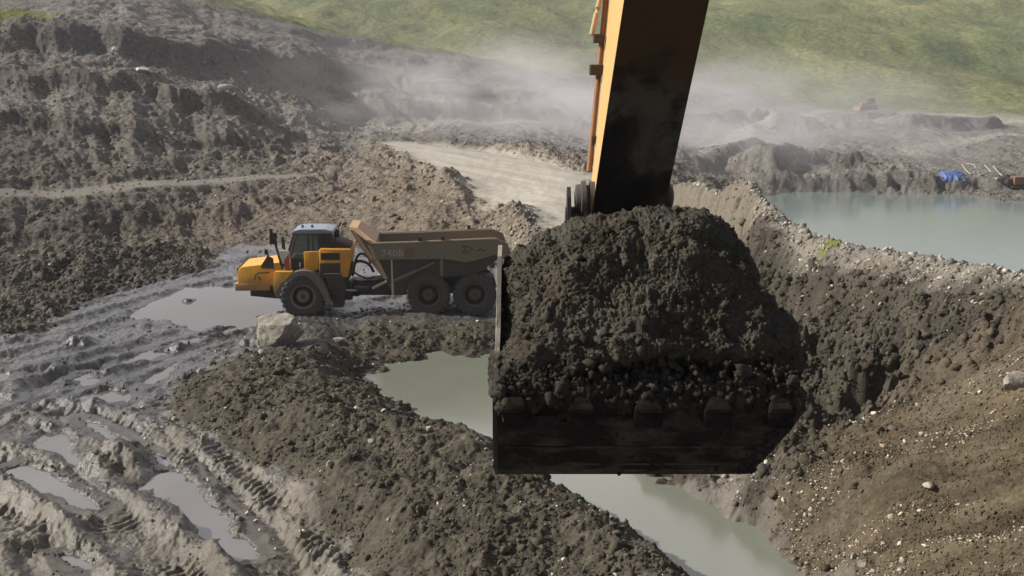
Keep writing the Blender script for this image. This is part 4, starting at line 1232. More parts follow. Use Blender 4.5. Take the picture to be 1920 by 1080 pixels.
for s in (-1, 1):
    bm = bmesh.new()
    p, q = q2(395, 450), q2(400, 790)
    prism(bm, [(p[0] - .03, p[1]), (p[0] + .04, p[1]), (q[0] + .06, q[1] + .03), (q[0] - .03, q[1])], s * 1.58, s * 1.5, .005)
    part('tray_prop', bm, m_strut, body)
    bm = bmesh.new()
    p, q = q2(205, 720, .3), q2(380, 636, .3)
    tube(bm, [(p[0], s * 1.3, p[1]), (q[0], s * 1.3, q[1])], .06, 10)
    part('stay_rod', bm, m_strut, smooth=True, angle=40)
    bm = bmesh.new()
    p, q = q2(420, 640, .3), q2(800, 478, .1)
    tube(bm, [(p[0], s * 1.56, p[1]), ((p[0] + q[0]) / 2, s * 1.56, (p[1] + q[1]) / 2)], .085, 10)
    tube(bm, [((p[0] + q[0]) / 2, s * 1.56, (p[1] + q[1]) / 2), (q[0], s * 1.56, q[1])], .06, 10)
    part('hoist_cylinder', bm, m_fend, smooth=True, angle=40)
for bx, by, yy in ((670, 243, -1.62), (880, 238, -1.62), (1150, 196, 1.62)):
    bm = bmesh.new()
    x, z = q2(bx, by if yy < 0 else 250)
    z = top[0][1] + (top[3][1] - top[0][1]) * (x - top[0][0]) / (top[3][0] - top[0][0])
    box(bm, x - .07, x + .07, yy - .04, yy + .04, z + .03, z + .2, .01)
    part('lifting_lug', bm, m_dark, body)
# lettering on the tray side: model number, faded orange panel, worn outline mark
fc = bpy.data.curves.new('lettering', 'FONT'); fc.body = '740B'; fc.size = .40; fc.extrude = .004; fc.space_character = 1.12
fo = bpy.data.objects.new('lettering', fc); COL.objects.link(fo)
bpy.context.view_layer.update()
me = bpy.data.meshes.new_from_object(fo.evaluated_get(bpy.context.evaluated_depsgraph_get()))
bpy.data.objects.remove(fo)
x, z = q2(305, 415)
me.transform(Matrix.Translation((x, -1.658, z)) @ Matrix.Rotation(R(90), 4, 'X') @ Matrix.Diagonal((1, 1, 1, 1)))
me.name = 'lettering'; mesh_obj('lettering', me, m_letter, body)
bm = bmesh.new()
p, q = q2(530, 330), q2(615, 430)
box(bm, p[0], q[0], -1.656, -1.64, q[1], p[1])
part('orange_panel', bm, plain_material('faded_orange_panel', (.20, .115, .07), .7, 0, .4, 12), body)
bm = bmesh.new()
pts = [q2(*p) for p in ((1065, 330), (1120, 325), (1165, 350), (1110, 385), (1062, 392), (1100, 352))]
tube(bm, [(x, -1.656, z) for x, z in pts], .022, 5)
pts = [q2(*p) for p in ((1200, 370), (1240, 352), (1285, 375))]
tube(bm, [(x, -1.656, z) for x, z in pts], .016, 5)
part('emblem', bm, m_dark, body)
# ------------------------------------------------------------------ excavator arm and bucket
m_arm = paint_material('amber_arm_paint', (.62, .32, .085), dirt=(.40, .30, .18), lo=-.5, hi=1.8, amount=.75, base=.25, rough=.5)
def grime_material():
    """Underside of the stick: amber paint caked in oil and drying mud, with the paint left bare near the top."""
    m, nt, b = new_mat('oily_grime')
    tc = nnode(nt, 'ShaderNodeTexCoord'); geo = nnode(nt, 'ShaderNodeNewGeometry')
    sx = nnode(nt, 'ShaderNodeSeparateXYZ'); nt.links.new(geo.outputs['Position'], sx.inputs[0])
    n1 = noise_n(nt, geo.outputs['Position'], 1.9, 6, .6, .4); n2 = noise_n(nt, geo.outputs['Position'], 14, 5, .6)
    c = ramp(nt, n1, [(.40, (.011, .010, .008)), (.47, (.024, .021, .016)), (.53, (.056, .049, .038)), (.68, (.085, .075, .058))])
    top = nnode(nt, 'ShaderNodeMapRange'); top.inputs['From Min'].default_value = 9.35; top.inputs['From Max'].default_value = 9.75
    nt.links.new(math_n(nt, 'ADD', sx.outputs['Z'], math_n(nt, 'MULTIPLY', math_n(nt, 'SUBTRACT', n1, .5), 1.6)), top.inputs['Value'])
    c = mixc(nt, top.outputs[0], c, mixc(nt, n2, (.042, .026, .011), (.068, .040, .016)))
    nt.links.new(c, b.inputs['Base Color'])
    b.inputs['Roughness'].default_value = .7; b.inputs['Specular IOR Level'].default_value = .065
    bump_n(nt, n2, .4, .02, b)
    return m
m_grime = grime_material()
def caked(name, steel, mud, k0, k1, scale):
    m, nt, b = new_mat(name)
    g = nnode(nt, 'ShaderNodeNewGeometry'); mp = nnode(nt, 'ShaderNodeMapping'); mp.inputs['Scale'].default_value = (1, 1, 2.2)
    nt.links.new(g.outputs['Position'], mp.inputs['Vector'])
    n1 = noise_n(nt, mp.outputs['Vector'], scale, 7, .65, .3); n2 = noise_n(nt, g.outputs['Position'], scale * 8, 4, .6)
    nt.links.new(ramp(nt, n1, [(k0, steel), (k1, mud)]), b.inputs['Base Color'])
    b.inputs['Roughness'].default_value = .8; b.inputs['Specular IOR Level'].default_value = .06
    bump_n(nt, math_n(nt, 'ADD', n1, math_n(nt, 'MULTIPLY', n2, .4)), .7, .03, b)
    return m
m_buck = plain_material('worn_bucket_steel', (.013, .0115, .010), .7, .0, .5, 6, .4)
m_buck.node_tree.nodes['Principled BSDF'].inputs['Specular IOR Level'].default_value = .06
m_buckl, nt, b = new_mat('mud_steel_painted_sun')  # upper edge painted pale as if sunlit, with mud smears; dark below
_g = nnode(nt, 'ShaderNodeNewGeometry'); _s = nnode(nt, 'ShaderNodeSeparateXYZ'); nt.links.new(_g.outputs['Position'], _s.inputs[0])
_n = noise_n(nt, _g.outputs['Position'], 7, 6, .65)
_m = nnode(nt, 'ShaderNodeMapRange'); _m.inputs['From Min'].default_value = at_y(940, 690, 8)[2]; _m.inputs['From Max'].default_value = at_y(940, 630, 8.3)[2]
nt.links.new(math_n(nt, 'ADD', _s.outputs['Z'], math_n(nt, 'MULTIPLY', math_n(nt, 'SUBTRACT', _n, .5), .9)), _m.inputs['Value'])
nt.links.new(mixc(nt, _m.outputs[0], (.030, .027, .022), mixc(nt, _n, (.12, .11, .09), (.36, .33, .27))), b.inputs['Base Color'])
b.inputs['Roughness'].default_value = .85; bump_n(nt, _n, .5, .02, b)
m_buck = caked('worn_bucket_steel', (.016, .014, .012), (.058, .050, .040), .46, .60, 2.6)
m_bar = caked('worn_bar_steel', (.022, .019, .016), (.080, .069, .055), .40, .56, 3.5)
m_tooth = caked('tooth_steel', (.008, .007, .006), (.026, .022, .018), .45, .65, 7)

base = Vector(at_y(1180, 420, 9.6))
exc = empty('excavator', (base.x, base.y, base.z - .3))
tag(exc, 'amber excavator arm with oil blackened inner face holding a wide steel bucket', 'excavator')
def epart(name, bm, mat, parent=None, smooth=False, angle=None):
    """Vertices are in world metres: shift them to the excavator's own origin."""
    bmesh.ops.translate(bm, verts=bm.verts, vec=-exc.location)
    return bm_obj(name, bm, mat, parent if parent is not None else exc, smooth, angle)
# stick: a tapering box, deeper towards the boom
def stick_ring(v, uL, uR, y, dep):
    a, b = Vector(at_y(uL, v, y)), Vector(at_y(uR, v, y))
    return [a, b, b + Vector((-.01, dep, .12 * dep)), a + Vector((.0, dep, .12 * dep))]
rings = [stick_ring(-560, 1257, 1440, 8.3, 1.75), stick_ring(-240, 1209, 1376, 8.62, 1.62), stick_ring(0, 1172.6, 1326, 8.9, 1.42), stick_ring(200, 1142, 1283, 9.2, .95), stick_ring(420, 1109, 1236, 9.5, .42), stick_ring(505, 1098, 1220, 9.6, .34)]
bm = bmesh.new()
V = [[bm.verts.new(p) for p in r] for r in rings]
bm.faces.new(V[0][::-1]); bm.faces.new(V[-1])
for a, b in zip(V, V[1:]):
    for i in range(4): bm.faces.new((a[i], a[(i + 1) % 4], b[(i + 1) % 4], b[i]))
stick = epart('stick', bm, m_arm)
bm = bmesh.new()      # inner face plate standing a little proud of the side plates
A = []
for r in rings:
    o = Vector((.012, 0, 0)); A.append([bm.verts.new(p) for p in (r[0] - o + Vector((0, -.03, 0)), r[1] + o + Vector((0, -.03, 0)), r[1] + o + Vector((0, -.004, 0)), r[0] - o + Vector((0, -.004, 0)))])
for a, b in zip(A, A[1:]):
    for i in range(4): bm.faces.new((a[i], a[(i + 1) % 4], b[(i + 1) % 4], b[i]))
bm.faces.new(A[0][::-1]); bm.faces.new(A[-1])
epart('inner_plate', bm, m_grime, stick)
# hydraulic pipe down the far edge of the left side, its clamps
def side_pt(v, off=.05, back=1.0):
    i = 0
    vs_ = [-560, -240, 0, 200, 420, 505]
    while i < 4 and v > vs_[i + 1]: i += 1
    t = (v - vs_[i]) / (vs_[i + 1] - vs_[i])
    p = rings[i][3].lerp(rings[i + 1][3], t); q = rings[i][0].lerp(rings[i + 1][0], t)
    return q.lerp(p, back) + Vector((-off, 0, 0))
bm = bmesh.new(); tube(bm, [side_pt(v, .03, 1.0) for v in (-400, -200, 0, 100, 200, 300, 345)], .026, 10)
pipe = epart('hydraulic_pipe', bm, plain_material('rusty_amber_pipe', (.22, .10, .03), .6, 0, .4, 10), stick, smooth=True, angle=40)
bm = bmesh.new(); tube(bm, arc_pts([side_pt(-100, .05, 1.), side_pt(-20, .06, 1.), side_pt(30, .1, .98), side_pt(85, .13, .98)], 16), .022, 8)
epart('hydraulic_hose', bm, m_guard, stick, smooth=True, angle=50)
for v, hw, hh, off in ((92, .025, .04, .09), (155, .04, .048, .08), (286, .022, .035, .02)):
    p = side_pt(v, off, .97); bm = bmesh.new()
    box(bm, p.x - hw, p.x + hw + .04, p.y - .06, p.y + .06, p.z - hh, p.z + hh, .01)
    epart('pipe_clamp', bm, plain_material('brown_clamp_steel', (.060, .040, .026), .7, .1), stick)
# pins and link at the foot of the stick
def lathe_x(bm, prof, cy, cz, seg=24):
    rr = []
    for x, r in prof:
        rr.append([bm.verts.new((x, cy + r * math.cos(a), cz + r * math.sin(a))) for a in (2 * math.pi * k / seg for k in range(seg))])
    for a, b in zip(rr, rr[1:]):
        for k in range(seg): bm.faces.new((a[k], a[(k + 1) % seg], b[(k + 1) % seg], b[k]))
    bm.faces.new(rr[0]); bm.faces.new(rr[-1][::-1])
pl = Vector(at_y(1108, 372, 9.66)); px = 1 / 208.
bm = bmesh.new()
lathe_x(bm, [(pl.x - 30 * px, .06), (pl.x - 28 * px, .12), (pl.x - 19 * px, .13), (pl.x - 18 * px, .155), (pl.x - 10 * px, .16), (pl.x - 9 * px, .12), (pl.x - 4 * px, .12), (pl.x - 3 * px, .15), (pl.x + 14 * px, .15)], pl.y, pl.z)
epart('pin_boss', bm, m_frame, stick, smooth=True, angle=40)
pr = Vector(at_y(1238, 368, 9.66))
bm = bmesh.new()
lathe_x(bm, [(pr.x - 10 * px, .13), (pr.x + 14 * px, .13), (pr.x + 21 * px, .105), (pr.x + 24 * px, .05)], pr.y, pr.z)
epart('pin_boss', bm, m_dark, stick, smooth=True, angle=40)
bm = bmesh.new()      # bucket link hanging from the pin into the soil
for du_, w_ in ((-44, 7), (-14, 8)):
    x0 = pl.x + du_ * px; a = pl.z
    prof = [(pl.y - .09, a + .02), (pl.y + .02, a + .1), (pl.y + .1, a + .02), (pl.y + .12, a - .2), (pl.y + .05, a - .62), (pl.y - .1, a - .6), (pl.y - .13, a - .2)]
    n0 = len(bm.verts)
    vsA = [bm.verts.new((x0, y, z)) for y, z in prof]; vsB = [bm.verts.new((x0 + w_ * px, y, z)) for y, z in prof]
    bm.faces.new(vsA); bm.faces.new(vsB[::-1])
    for i in range(len(prof)): bm.faces.new((vsA[i], vsB[i], vsB[(i + 1) % len(prof)], vsA[(i + 1) % len(prof)]))
bm2 = bm
lathe_x(bm2, [(pl.x - 47 * px, .05), (pl.x - 46 * px, .085), (pl.x - 2 * px, .085)], pl.y + .02, pl.z - .16, 18)
epart('bucket_link', bm2, m_dark)

# bucket: lip towards the cab, floor curling away below, sides
ROWS = [(736, 7.95, 933, 1502), (770, 7.97, 933, 1497), (800, 8.0, 933, 1476), (830, 8.06, 933, 1450), (858, 8.16, 934, 1424), (878, 8.30, 935, 1404), (889, 8.48, 937, 1392)]
prof = []
for v, y, uL, uR in ROWS:
    a, b = at_y(uL, v, y), at_y(uR, v, y); prof.append((y, a[2], a[0], b[0]))
y, z, xl, xr = prof[-1]
prof += [(8.8, z - .03, xl + .02, xr), (9.2, z + .02, xl + .02, xr), (9.6, z + .25, xl + .02, xr + .05), (9.85, z + .7, xl + .02, xr + .1), (9.9, z + 1.15, xl + .02, xr + .12), (9.75, z + 1.5, xl + .02, xr + .12)]
cyz = (9.0, z + .9)
bm = bmesh.new()
O = [(bm.verts.new((xl, y, z)), bm.verts.new((xr, y, z))) for y, z, xl, xr in prof]
def inw(y, z, k=.05):
    d = Vector((cyz[0] - y, cyz[1] - z)).normalized() * k
    return y + d.x, z + d.y
I = [(bm.verts.new((xl + .01, *inw(y, z))), bm.verts.new((xr - .01, *inw(y, z)))) for y, z, xl, xr in prof]
for i in range(len(prof) - 1):
    bm.faces.new((O[i][0], O[i][1], O[i + 1][1], O[i + 1][0])); bm.faces.new((I[i][0], I[i][1], I[i + 1][1], I[i + 1][0]))
    for s in (0, 1): bm.faces.new((O[i][s], O[i + 1][s], I[i + 1][s], I[i][s]))
for e in (0, -1): bm.faces.new((O[e][0], O[e][1], I[e][1], I[e][0]))
bucket = epart('bucket', bm, m_buck, smooth=True, angle=30)
for side in (0, 1):
    bm = bmesh.new()
    w_ = .045 if side else .034
    s = -1 if side == 0 else 1
    P = [(y, z, (xl if side == 0 else xr)) for y, z, xl, xr in prof]
    P += [(9.3, P[0][1] + .92, P[-1][2]), (8.8, P[0][1] + .90, P[-1][2]), (8.6, P[0][1] + .35, (P[0][2] * .3 + P[-1][2] * .7)), (8.35, P[0][1] + .08, P[0][2] * .7 + P[-1][2] * .3)] if side == 0 else [(9.3, P[0][1] + .7, P[-1][2]), (8.8, P[0][1] + .3, P[-1][2]), (8.3, P[0][1] + .05, P[0][2] * .7 + P[-1][2] * .3)]
    A = [bm.verts.new((x + s * .004, y, z)) for y, z, x in P]; B = [bm.verts.new((x + s * (.004 + w_), y, z)) for y, z, x in P]
    fs = [bm.faces.new(A), bm.faces.new(B[::-1])]
    for i in range(len(P)): bm.faces.new((A[i], B[i], B[(i + 1) % len(P)], A[(i + 1) % len(P)]))
    epart('side_plate', bm, m_buckl if side == 0 else m_buck, bucket)
# wear bars across the floor
for v0, v1, y in ((838, 846, 8.10), (852, 872, 8.19), (880, 887, 8.36)):
    bm = bmesh.new()
    for (ua, ub) in (((945, 1395) if v0 < 880 else (985, 1385)),):
        a, b = Vector(at_y(ua, v0, y - .03)), Vector(at_y(ub, v0, y - .03)); c, d = Vector(at_y(ub, v1, y + .06)), Vector(at_y(ua, v1, y + .06))
        th = Vector((0, .09, .04))
        f = [bm.verts.new(p) for p in (a, b, c, d)]; g = [bm.verts.new(p + th) for p in (a, b, c, d)]
        bm.faces.new(f); bm.faces.new(g[::-1])
        for i in range(4): bm.faces.new((f[i], g[i], g[(i + 1) % 4], f[(i + 1) % 4]))
    epart('wear_bar', bm, m_bar, bucket)
# teeth on the lip
for ua, ub in ((945, 989), (1064, 1114), (1186, 1239), (1314, 1367), (1432, 1480)):
    a, b = at_y(ua, 792, 7.97), at_y(ub, 758, 7.97)
    bm = bmesh.new()
    x0, x1, z0, z1 = a[0], b[0], a[2], b[2]
    pr_ = [(x0, 7.80, z0, x1), ]
    lo = [bm.verts.new(p) for p in ((x0, 7.83, z0), (x1, 7.83, z0), (x1, 7.965, z0), (x0, 7.965, z0))]
    md = [bm.verts.new(p) for p in ((x0, 7.80, z1), (x1, 7.80, z1), (x1, 7.94, z1), (x0, 7.94, z1))]
    i_ = (x1 - x0) * .2
    hi = [bm.verts.new(p) for p in ((x0 + i_, 7.84, z1 + .09), (x1 - i_, 7.84, z1 + .09), (x1 - i_, 7.88, z1 + .09), (x0 + i_, 7.88, z1 + .09))]
    bm.faces.new(lo[::-1]); bm.faces.new(hi)
    for p, q in ((lo, md), (md, hi)):
        for k in range(4): bm.faces.new((p[k], p[(k + 1) % 4], q[(k + 1) % 4], q[k]))
    bmesh.ops.recalc_face_normals(bm, faces=bm.faces)
    bmesh.ops.bevel(bm, geom=list(bm.edges), offset=.01, segments=2, affect='EDGES')
    epart('bucket_tooth', bm, m_tooth, bucket)
a, b = at_y(1005, 794, 7.97), at_y(1048, 772, 7.97)
bm = bmesh.new(); box(bm, a[0], b[0], 7.86, 7.962, a[2], b[2], .02)
epart('lip_guard', bm, m_buck, bucket)

# ------------------------------------------------------------------ clods: small angular lumps, many shapes
_jr = random.Random(5)
def ico(sub, amp, seed, squash=(1, 1, .75)):
    bm = bmesh.new(); bmesh.ops.create_icosphere(bm, subdivisions=sub, radius=1.0)
    for v in bm.verts:
        n = mnoise.noise(v.co * 1.3 + Vector((seed * 3.7, seed * 1.9, 0))) + .5 * mnoise.noise(v.co * 2.9 + Vector((seed, 7, seed * 2)))
        v.co *= (1 + amp * n) * _jr.uniform(.78, 1.16)
        v.co = Vector((v.co.x * squash[0], v.co.y * squash[1], v.co.z * squash[2]))
    V = np.array([v.co[:] for v in bm.verts]); F = np.array([[v.index for v in f.verts] for f in bm.faces]); bm.free()
    return V, F
CLODS = [ico(2, .75, s, (1, .9 + .1 * (s % 3), .7 + .1 * (s % 4))) for s in range(10)]
STONES = [ico(2, .5, s + 40, (1, .75, .5)) for s in range(8)]
SMALL = [ico(1, .5, s + 80, (1, .85, .7)) for s in range(8)]
rg = np.random.default_rng(11)
def scatter(shapes, P, size, tilt=None):
    """Copies of the shapes at the points P in random attitudes; returns vertices, faces and the copy each vertex is of."""
    VV, FF, WW, off = [], [], [], 0
    kind = rg.integers(0, len(shapes), len(P))
    for k, (V, F) in enumerate(shapes):
        sel = np.nonzero(kind == k)[0]
        if not len(sel): continue
        q = rg.normal(size=(len(sel), 4)); q /= np.linalg.norm(q, axis=1, keepdims=True)
        if tilt is not None:       # mostly turned about the vertical, tipped a little
            a = rg.random(len(sel)) * 6.283; q = np.stack([np.cos(a / 2), rg.normal(size=len(sel)) * tilt, rg.normal(size=len(sel)) * tilt, np.sin(a / 2)], 1); q /= np.linalg.norm(q, axis=1, keepdims=True)
        w, x, y, z = q.T
        M = np.stack([np.stack([1 - 2 * (y * y + z * z), 2 * (x * y - z * w), 2 * (x * z + y * w)], -1), np.stack([2 * (x * y + z * w), 1 - 2 * (x * x + z * z), 2 * (y * z - x * w)], -1),
                      np.stack([2 * (x * z - y * w), 2 * (y * z + x * w), 1 - 2 * (x * x + y * y)], -1)], 1)
        v = np.einsum('nij,mj->nmi', M, V) * size[sel][:, None, None] + P[sel][:, None, :]
        VV.append(v.reshape(-1, 3)); FF.append((F[None] + (np.arange(len(sel)) * len(V))[:, None, None]).reshape(-1, 3) + off)
        WW.append(np.repeat(sel, len(V))); off += v.shape[0] * v.shape[1]
    return np.concatenate(VV), np.concatenate(FF), np.concatenate(WW)
def sizes(n, lo, hi, p=1.6):
    u = rg.random(n); return lo * (1 - u * (1 - (lo / hi) ** p)) ** (-1 / p)

# ------------------------------------------------------------------ the bucketful
OUT = [(921, 745), (915, 705), (926, 655), (950, 610), (952, 560), (953, 515), (970, 492), (992, 478), (1020, 452), (1060, 452), (1100, 436), (1140, 428), (1180, 420), (1240, 412), (1290, 420), (1318, 418), (1350, 440), (1398, 462), (1425, 490), (1432, 540), (1458, 582),
       (1496, 640), (1508, 700), (1510, 742), (1450, 772), (1200, 775), (960, 772)]
YC = 8.78
oc = np.array([at_y(u, v, YC - .25) for u, v in OUT])[:, [0, 2]]
cen = np.array([at_y(1205, 640, YC)[0], at_y(1205, 640, YC)[2]])
rel = oc - cen; ang = np.arctan2(rel[:, 1], rel[:, 0]); rad_ = np.hypot(rel[:, 0], rel[:, 1])
o_ = np.argsort(ang); ang, rad_ = ang[o_], rad_[o_]
ang = np.concatenate([ang[-3:] - 2 * np.pi, ang, ang[:3] + 2 * np.pi]); rad_ = np.concatenate([rad_[-3:], rad_, rad_[:3]])
NA, NB = 1100, 500
aa = np.linspace(-np.pi, np.pi, NA, endpoint=False); bb = np.linspace(-1, 1, NB)
A_, B_ = np.meshgrid(aa, bb)
Ra = np.interp(A_, ang, rad_)
ph = B_ * np.pi / 2
rho = np.abs(np.cos(ph)) ** .6
X0 = cen[0] + Ra * rho * np.cos(A_); Z0 = cen[1] + Ra * rho * np.sin(A_)
dep = np.sign(ph) * np.abs(np.sin(ph)) ** .9
hgt = (Z0 - cen[1])
# the heap leans back: its face slopes from the lip up to the stick, undercut just above the teeth
lean = .42 * np.clip(hgt - .05, -.1, 2.0) - .12 * np.exp(-((hgt - .12) / .22) ** 2)
und = .60 * np.exp(-((hgt + .27) / .24) ** 2) * sstep(-.75, .05, X0 - cen[0] + .35 * perlin(X0 * 2, Z0 * 2, 5)) + .08 * np.exp(-((hgt + .5) / .16) ** 2)
Y0 = YC + dep * np.where(dep < 0, .80, .75) + np.where(dep < 0, lean * -dep + und * -dep, lean * .3)
P0 = np.stack([X0, Y0, Z0], -1)
tu, tv = np.gradient(P0, axis=1), np.gradient(P0, axis=0)
N0 = np.cross(tu, tv); N0 /= np.linalg.norm(N0, axis=-1, keepdims=True) + 1e-9
sgn_ = np.sign(((P0 - np.array([cen[0], YC, cen[1]])) * N0).sum(-1, keepdims=True)); N0 *= sgn_
Q = P0 + .05 * np.stack([perlin3(P0 * 6, 1), perlin3(P0 * 6, 2), perlin3(P0 * 6, 3)], -1)
disp = .13 * fbm3(P0 * 1.7, 3, 141) + .07 * (lumps3(Q * 2.8, 142) - .4) * (.6 + 1.3 * perlin3(P0 * 1.3, 9)) + .03 * (lumps3(Q * 7, 143) - .4) * (.5 + 1.5 * perlin3(P0 * 2.1, 10)) + .125 * fbm3(Q * 4.5, 7, 145, .72)
P1 = (P0 + N0 * disp[..., None]).reshape(-1, 3)
gi = np.arange(NA * NB).reshape(NB, NA)
qd = np.stack([gi[:-1], np.roll(gi, -1, 1)[:-1], np.roll(gi, -1, 1)[1:], gi[1:]], -1).reshape(-1, 4)
tri = np.concatenate([qd[:, [0, 1, 2]], qd[:, [0, 2, 3]]])
lc = c3(.060, .053, .040)[None] * (1 + .5 * fbm3(P0 * 2, 3, 146) + .35 * fbm3(P0 * 8, 3, 147)).reshape(-1, 1)
red = sstep(.15, .5, fbm3(P0 * 2.2, 3, 148)).reshape(-1, 1)
lc = lc * (1 - red * .4) + c3(.070, .050, .030) * red * .4
gry = sstep(.2, .5, fbm3(P0 * 1.8 + 5, 3, 149)).reshape(-1, 1)
lc = np.clip(lc * (1 - gry * .5) + c3(.055, .060, .058) * gry * .5, .008, 1)
front = np.nonzero((dep.ravel() < .35) & (hgt.ravel() > -.75))[0]
pick = rg.choice(front, 3800)
sz = sizes(len(pick), .008, .050, 2.1)
pp = P1[pick] - N0.reshape(-1, 3)[pick] * (sz * .3)[:, None]
v2, f2, w2 = scatter(CLODS, pp, sz)
ccl = np.clip(lc[pick] * rg.uniform(.75, 1.3, (len(pick), 1)), .01, 1)[w2]
# soil hanging over the lip and heaped in the gap behind it
nf = 4200
fu = rg.uniform(934, 1497, nf)
hang = 24 * fbm(fu / 55, fu * 0, 4, 191) + 16 * (1 - sstep(945, 1060, fu)) + 24 + 12 * sstep(1380, 1480, fu)
fv = 738 + hang - np.abs(rg.normal(size=nf)) * 34
fy = 7.93 + rg.uniform(-.05, .03, nf) + np.clip((728 - fv) / 100., 0, 1) * rg.uniform(.0, .45, nf)
hp = np.array([at_y(u, v, y) for u, v, y in zip(fu, fv, fy)])
hs = sizes(nf, .010, .058, 2.0)
v4, f4, w4 = scatter(CLODS, hp, hs)
hc = np.clip(c3(.036, .032, .025)[None] * rg.uniform(.7, 1.3, (nf, 1)), .008, 1)[w4]
# mud caked on the outside of the bucket, thickest along its right edge
nm = 900
mu = np.concatenate([rg.uniform(940, 1480, 520), 1500 - np.abs(rg.normal(size=380)) * 12]); mt = rg.random(nm) ** .8
mv = 745 + 140 * mt
mR = np.interp(mv, [r[0] for r in ROWS], [r[3] for r in ROWS]); mu = np.where(np.arange(nm) >= 520, mR + 3 - np.abs(rg.normal(size=nm)) * 10, np.minimum(mu, mR - 4))
keep_ = (np.arange(nm) >= 520) | (fbm(mu / 70, mv / 30, 3, 193) > .02)
mu, mv = mu[keep_], mv[keep_]
my = np.interp(mv, [r[0] for r in ROWS], [r[1] for r in ROWS])
mp_ = np.array([at_y(u, v, y + .004) for u, v, y in zip(mu, mv, my)]); ms = sizes(len(mu), .010, .045, 2.0)
v5, f5, w5 = scatter(CLODS, mp_, ms)
hp = np.concatenate([hp, mp_]); v4, f4 = np.concatenate([v4, v5]), np.concatenate([f4, f5 + len(v4)])
hc = np.concatenate([hc, np.clip(c3(.034, .030, .024)[None] * rg.uniform(.7, 1.3, (len(mu), 1)), .008, 1)[w5]])
big = np.array([at_y(1215, 640, 8.02), at_y(1195, 648, 8.03), at_y(1040, 500, 8.5)])
v3, f3, w3 = scatter(STONES, big, np.array([.07, .05, .1]))
AV = np.concatenate([P1, v2, v3, v4]); AF = np.concatenate([tri, f2 + len(P1), f3 + len(P1) + len(v2), f4 + len(P1) + len(v2) + len(v3)])
AC = np.concatenate([lc, ccl, np.tile(c3(.12, .125, .115), (len(v3), 1)), hc])
org = np.array([cen[0], YC, cen[1] - .9])
me = np_mesh('soil_load', AV - org, AF, smooth=False)
add_color(me, 'soil', AC); add_float(me, 'wet', np.full(len(AV), .12))
load = mesh_obj('soil_load', me, soil_material('bucket_soil', 26, .9, .02, .6, .12))
load.location = org
tag(load, 'heaped load of dark crumbly soil bulging out of the steel excavator bucket', 'soil')
# ------------------------------------------------------------------ clods and stones on the ground
def pick_on(mask, n, yr=None):
    w = np.clip(mask, 0, 1).copy()
    if yr: w *= (YY > yr[0]) & (YY < yr[1])
    w *= (np.abs(SS) < .56)
    w = w.ravel(); c = np.cumsum(w); k = np.searchsorted(c, rg.random(n) * c[-1])
    j, i = np.divmod(np.clip(k, 0, NS * NT - 1), NS)
    x = XX[j, i] + rg.normal(size=n) * .02; y = YY[j, i] + rg.normal(size=n) * .05
    return x, y, CC[j, i], wet[j, i]
def ground_stuff(name, jobs, mat, lab, cat):
    VV, FF, KK, WW, off = [], [], [], [], 0
    for shapes, mask, n, lo, hi, p, tint, sink, yr, tilt in jobs:
        x, y, col, wt = pick_on(mask, n, yr)
        z = ground_z(x, y)
        s = sizes(n, lo, hi, p) * np.clip(y / 30., .75, 8) ** .75
        keep = (z > np.where(y < 46, POND_Z + .0, -9)) & ((z > PUD_Z) | (mask.max() > 2) | (ground_val(w_floor, x, y) < .5))
        x, y, z, s, col, wt = x[keep], y[keep], z[keep], s[keep], col[keep], wt[keep]
        v, f, w = scatter(shapes, np.stack([x, y, z + s * sink], 1), s, tilt)
        if tint is None:
            c = np.clip(col * rg.uniform(.7, 1.35, (len(x), 1)), .01, .6)
        else:
            c = np.array(tint)[None] * rg.uniform(.5, 1.35, (len(x), 1)) * (1 + rg.normal(size=(len(x), 3)) * .05)
        VV.append(v); FF.append(f + off); KK.append(c[w]); WW.append(wt[w] * (.6 if tint is None else .1)); off += len(v)
    me = np_mesh(name, np.concatenate(VV), np.concatenate(FF))
    add_color(me, 'soil', np.concatenate(KK)); add_float(me, 'wet', np.concatenate(WW))
    return tag(mesh_obj(name, me, mat), lab, cat, kind='stuff')
rough_ = np.clip(.5 + 1.1 * fbm(XX * .6, YY * .6, 3, 151), 0, 1)
edge_b = w_bank * rough_
ground_stuff('dirt_clods', [
    (CLODS, edge_b, 7000, .028, .15, 2.1, None, -.1, None, None), (SMALL, w_bank * rough_, 6000, .02, .05, 2, None, .1, None, None),
    (CLODS, w_cl * rough_, 2600, .03, .14, 2.0, None, .1, None, None),
    (CLODS, w_dug * (YY < 50) * sstep(.5, 2.0, -sd_right), 8000, .035, .17, 2.0, None, -.1, (17, 50), None), (CLODS, w_dug * rough_, 3000, .03, .20, 2.1, None, -.2, (17, 60), None), (SMALL, w_dug * rough_, 2500, .025, .06, 2, None, .2, (17, 50), None),
    (SMALL, w_cut * rough_, 6000, .02, .07, 2, None, .2, None, None),
    (SMALL, w_floor * sstep(.6, .95, rough_), 1500, .02, .07, 2.2, None, .2, None, None),
    (CLODS, w_left * rough_ * (1 - w_track), 2500, .035, .16, 2.1, None, .0, (48, 150), None), (SMALL, w_left * rough_, 9000, .03, .08, 2, None, .2, (48, 150), None),
    (CLODS, np.clip(spit * .6 + bund, 0, 1) * (YY < 110), 2500, .035, .15, 2, None, .1, None, None)],
    soil_material('loose_clods', 10, .9, .05, .5, .08), 'loose crumbled clods of soil strewn over the banks', 'soil clods')
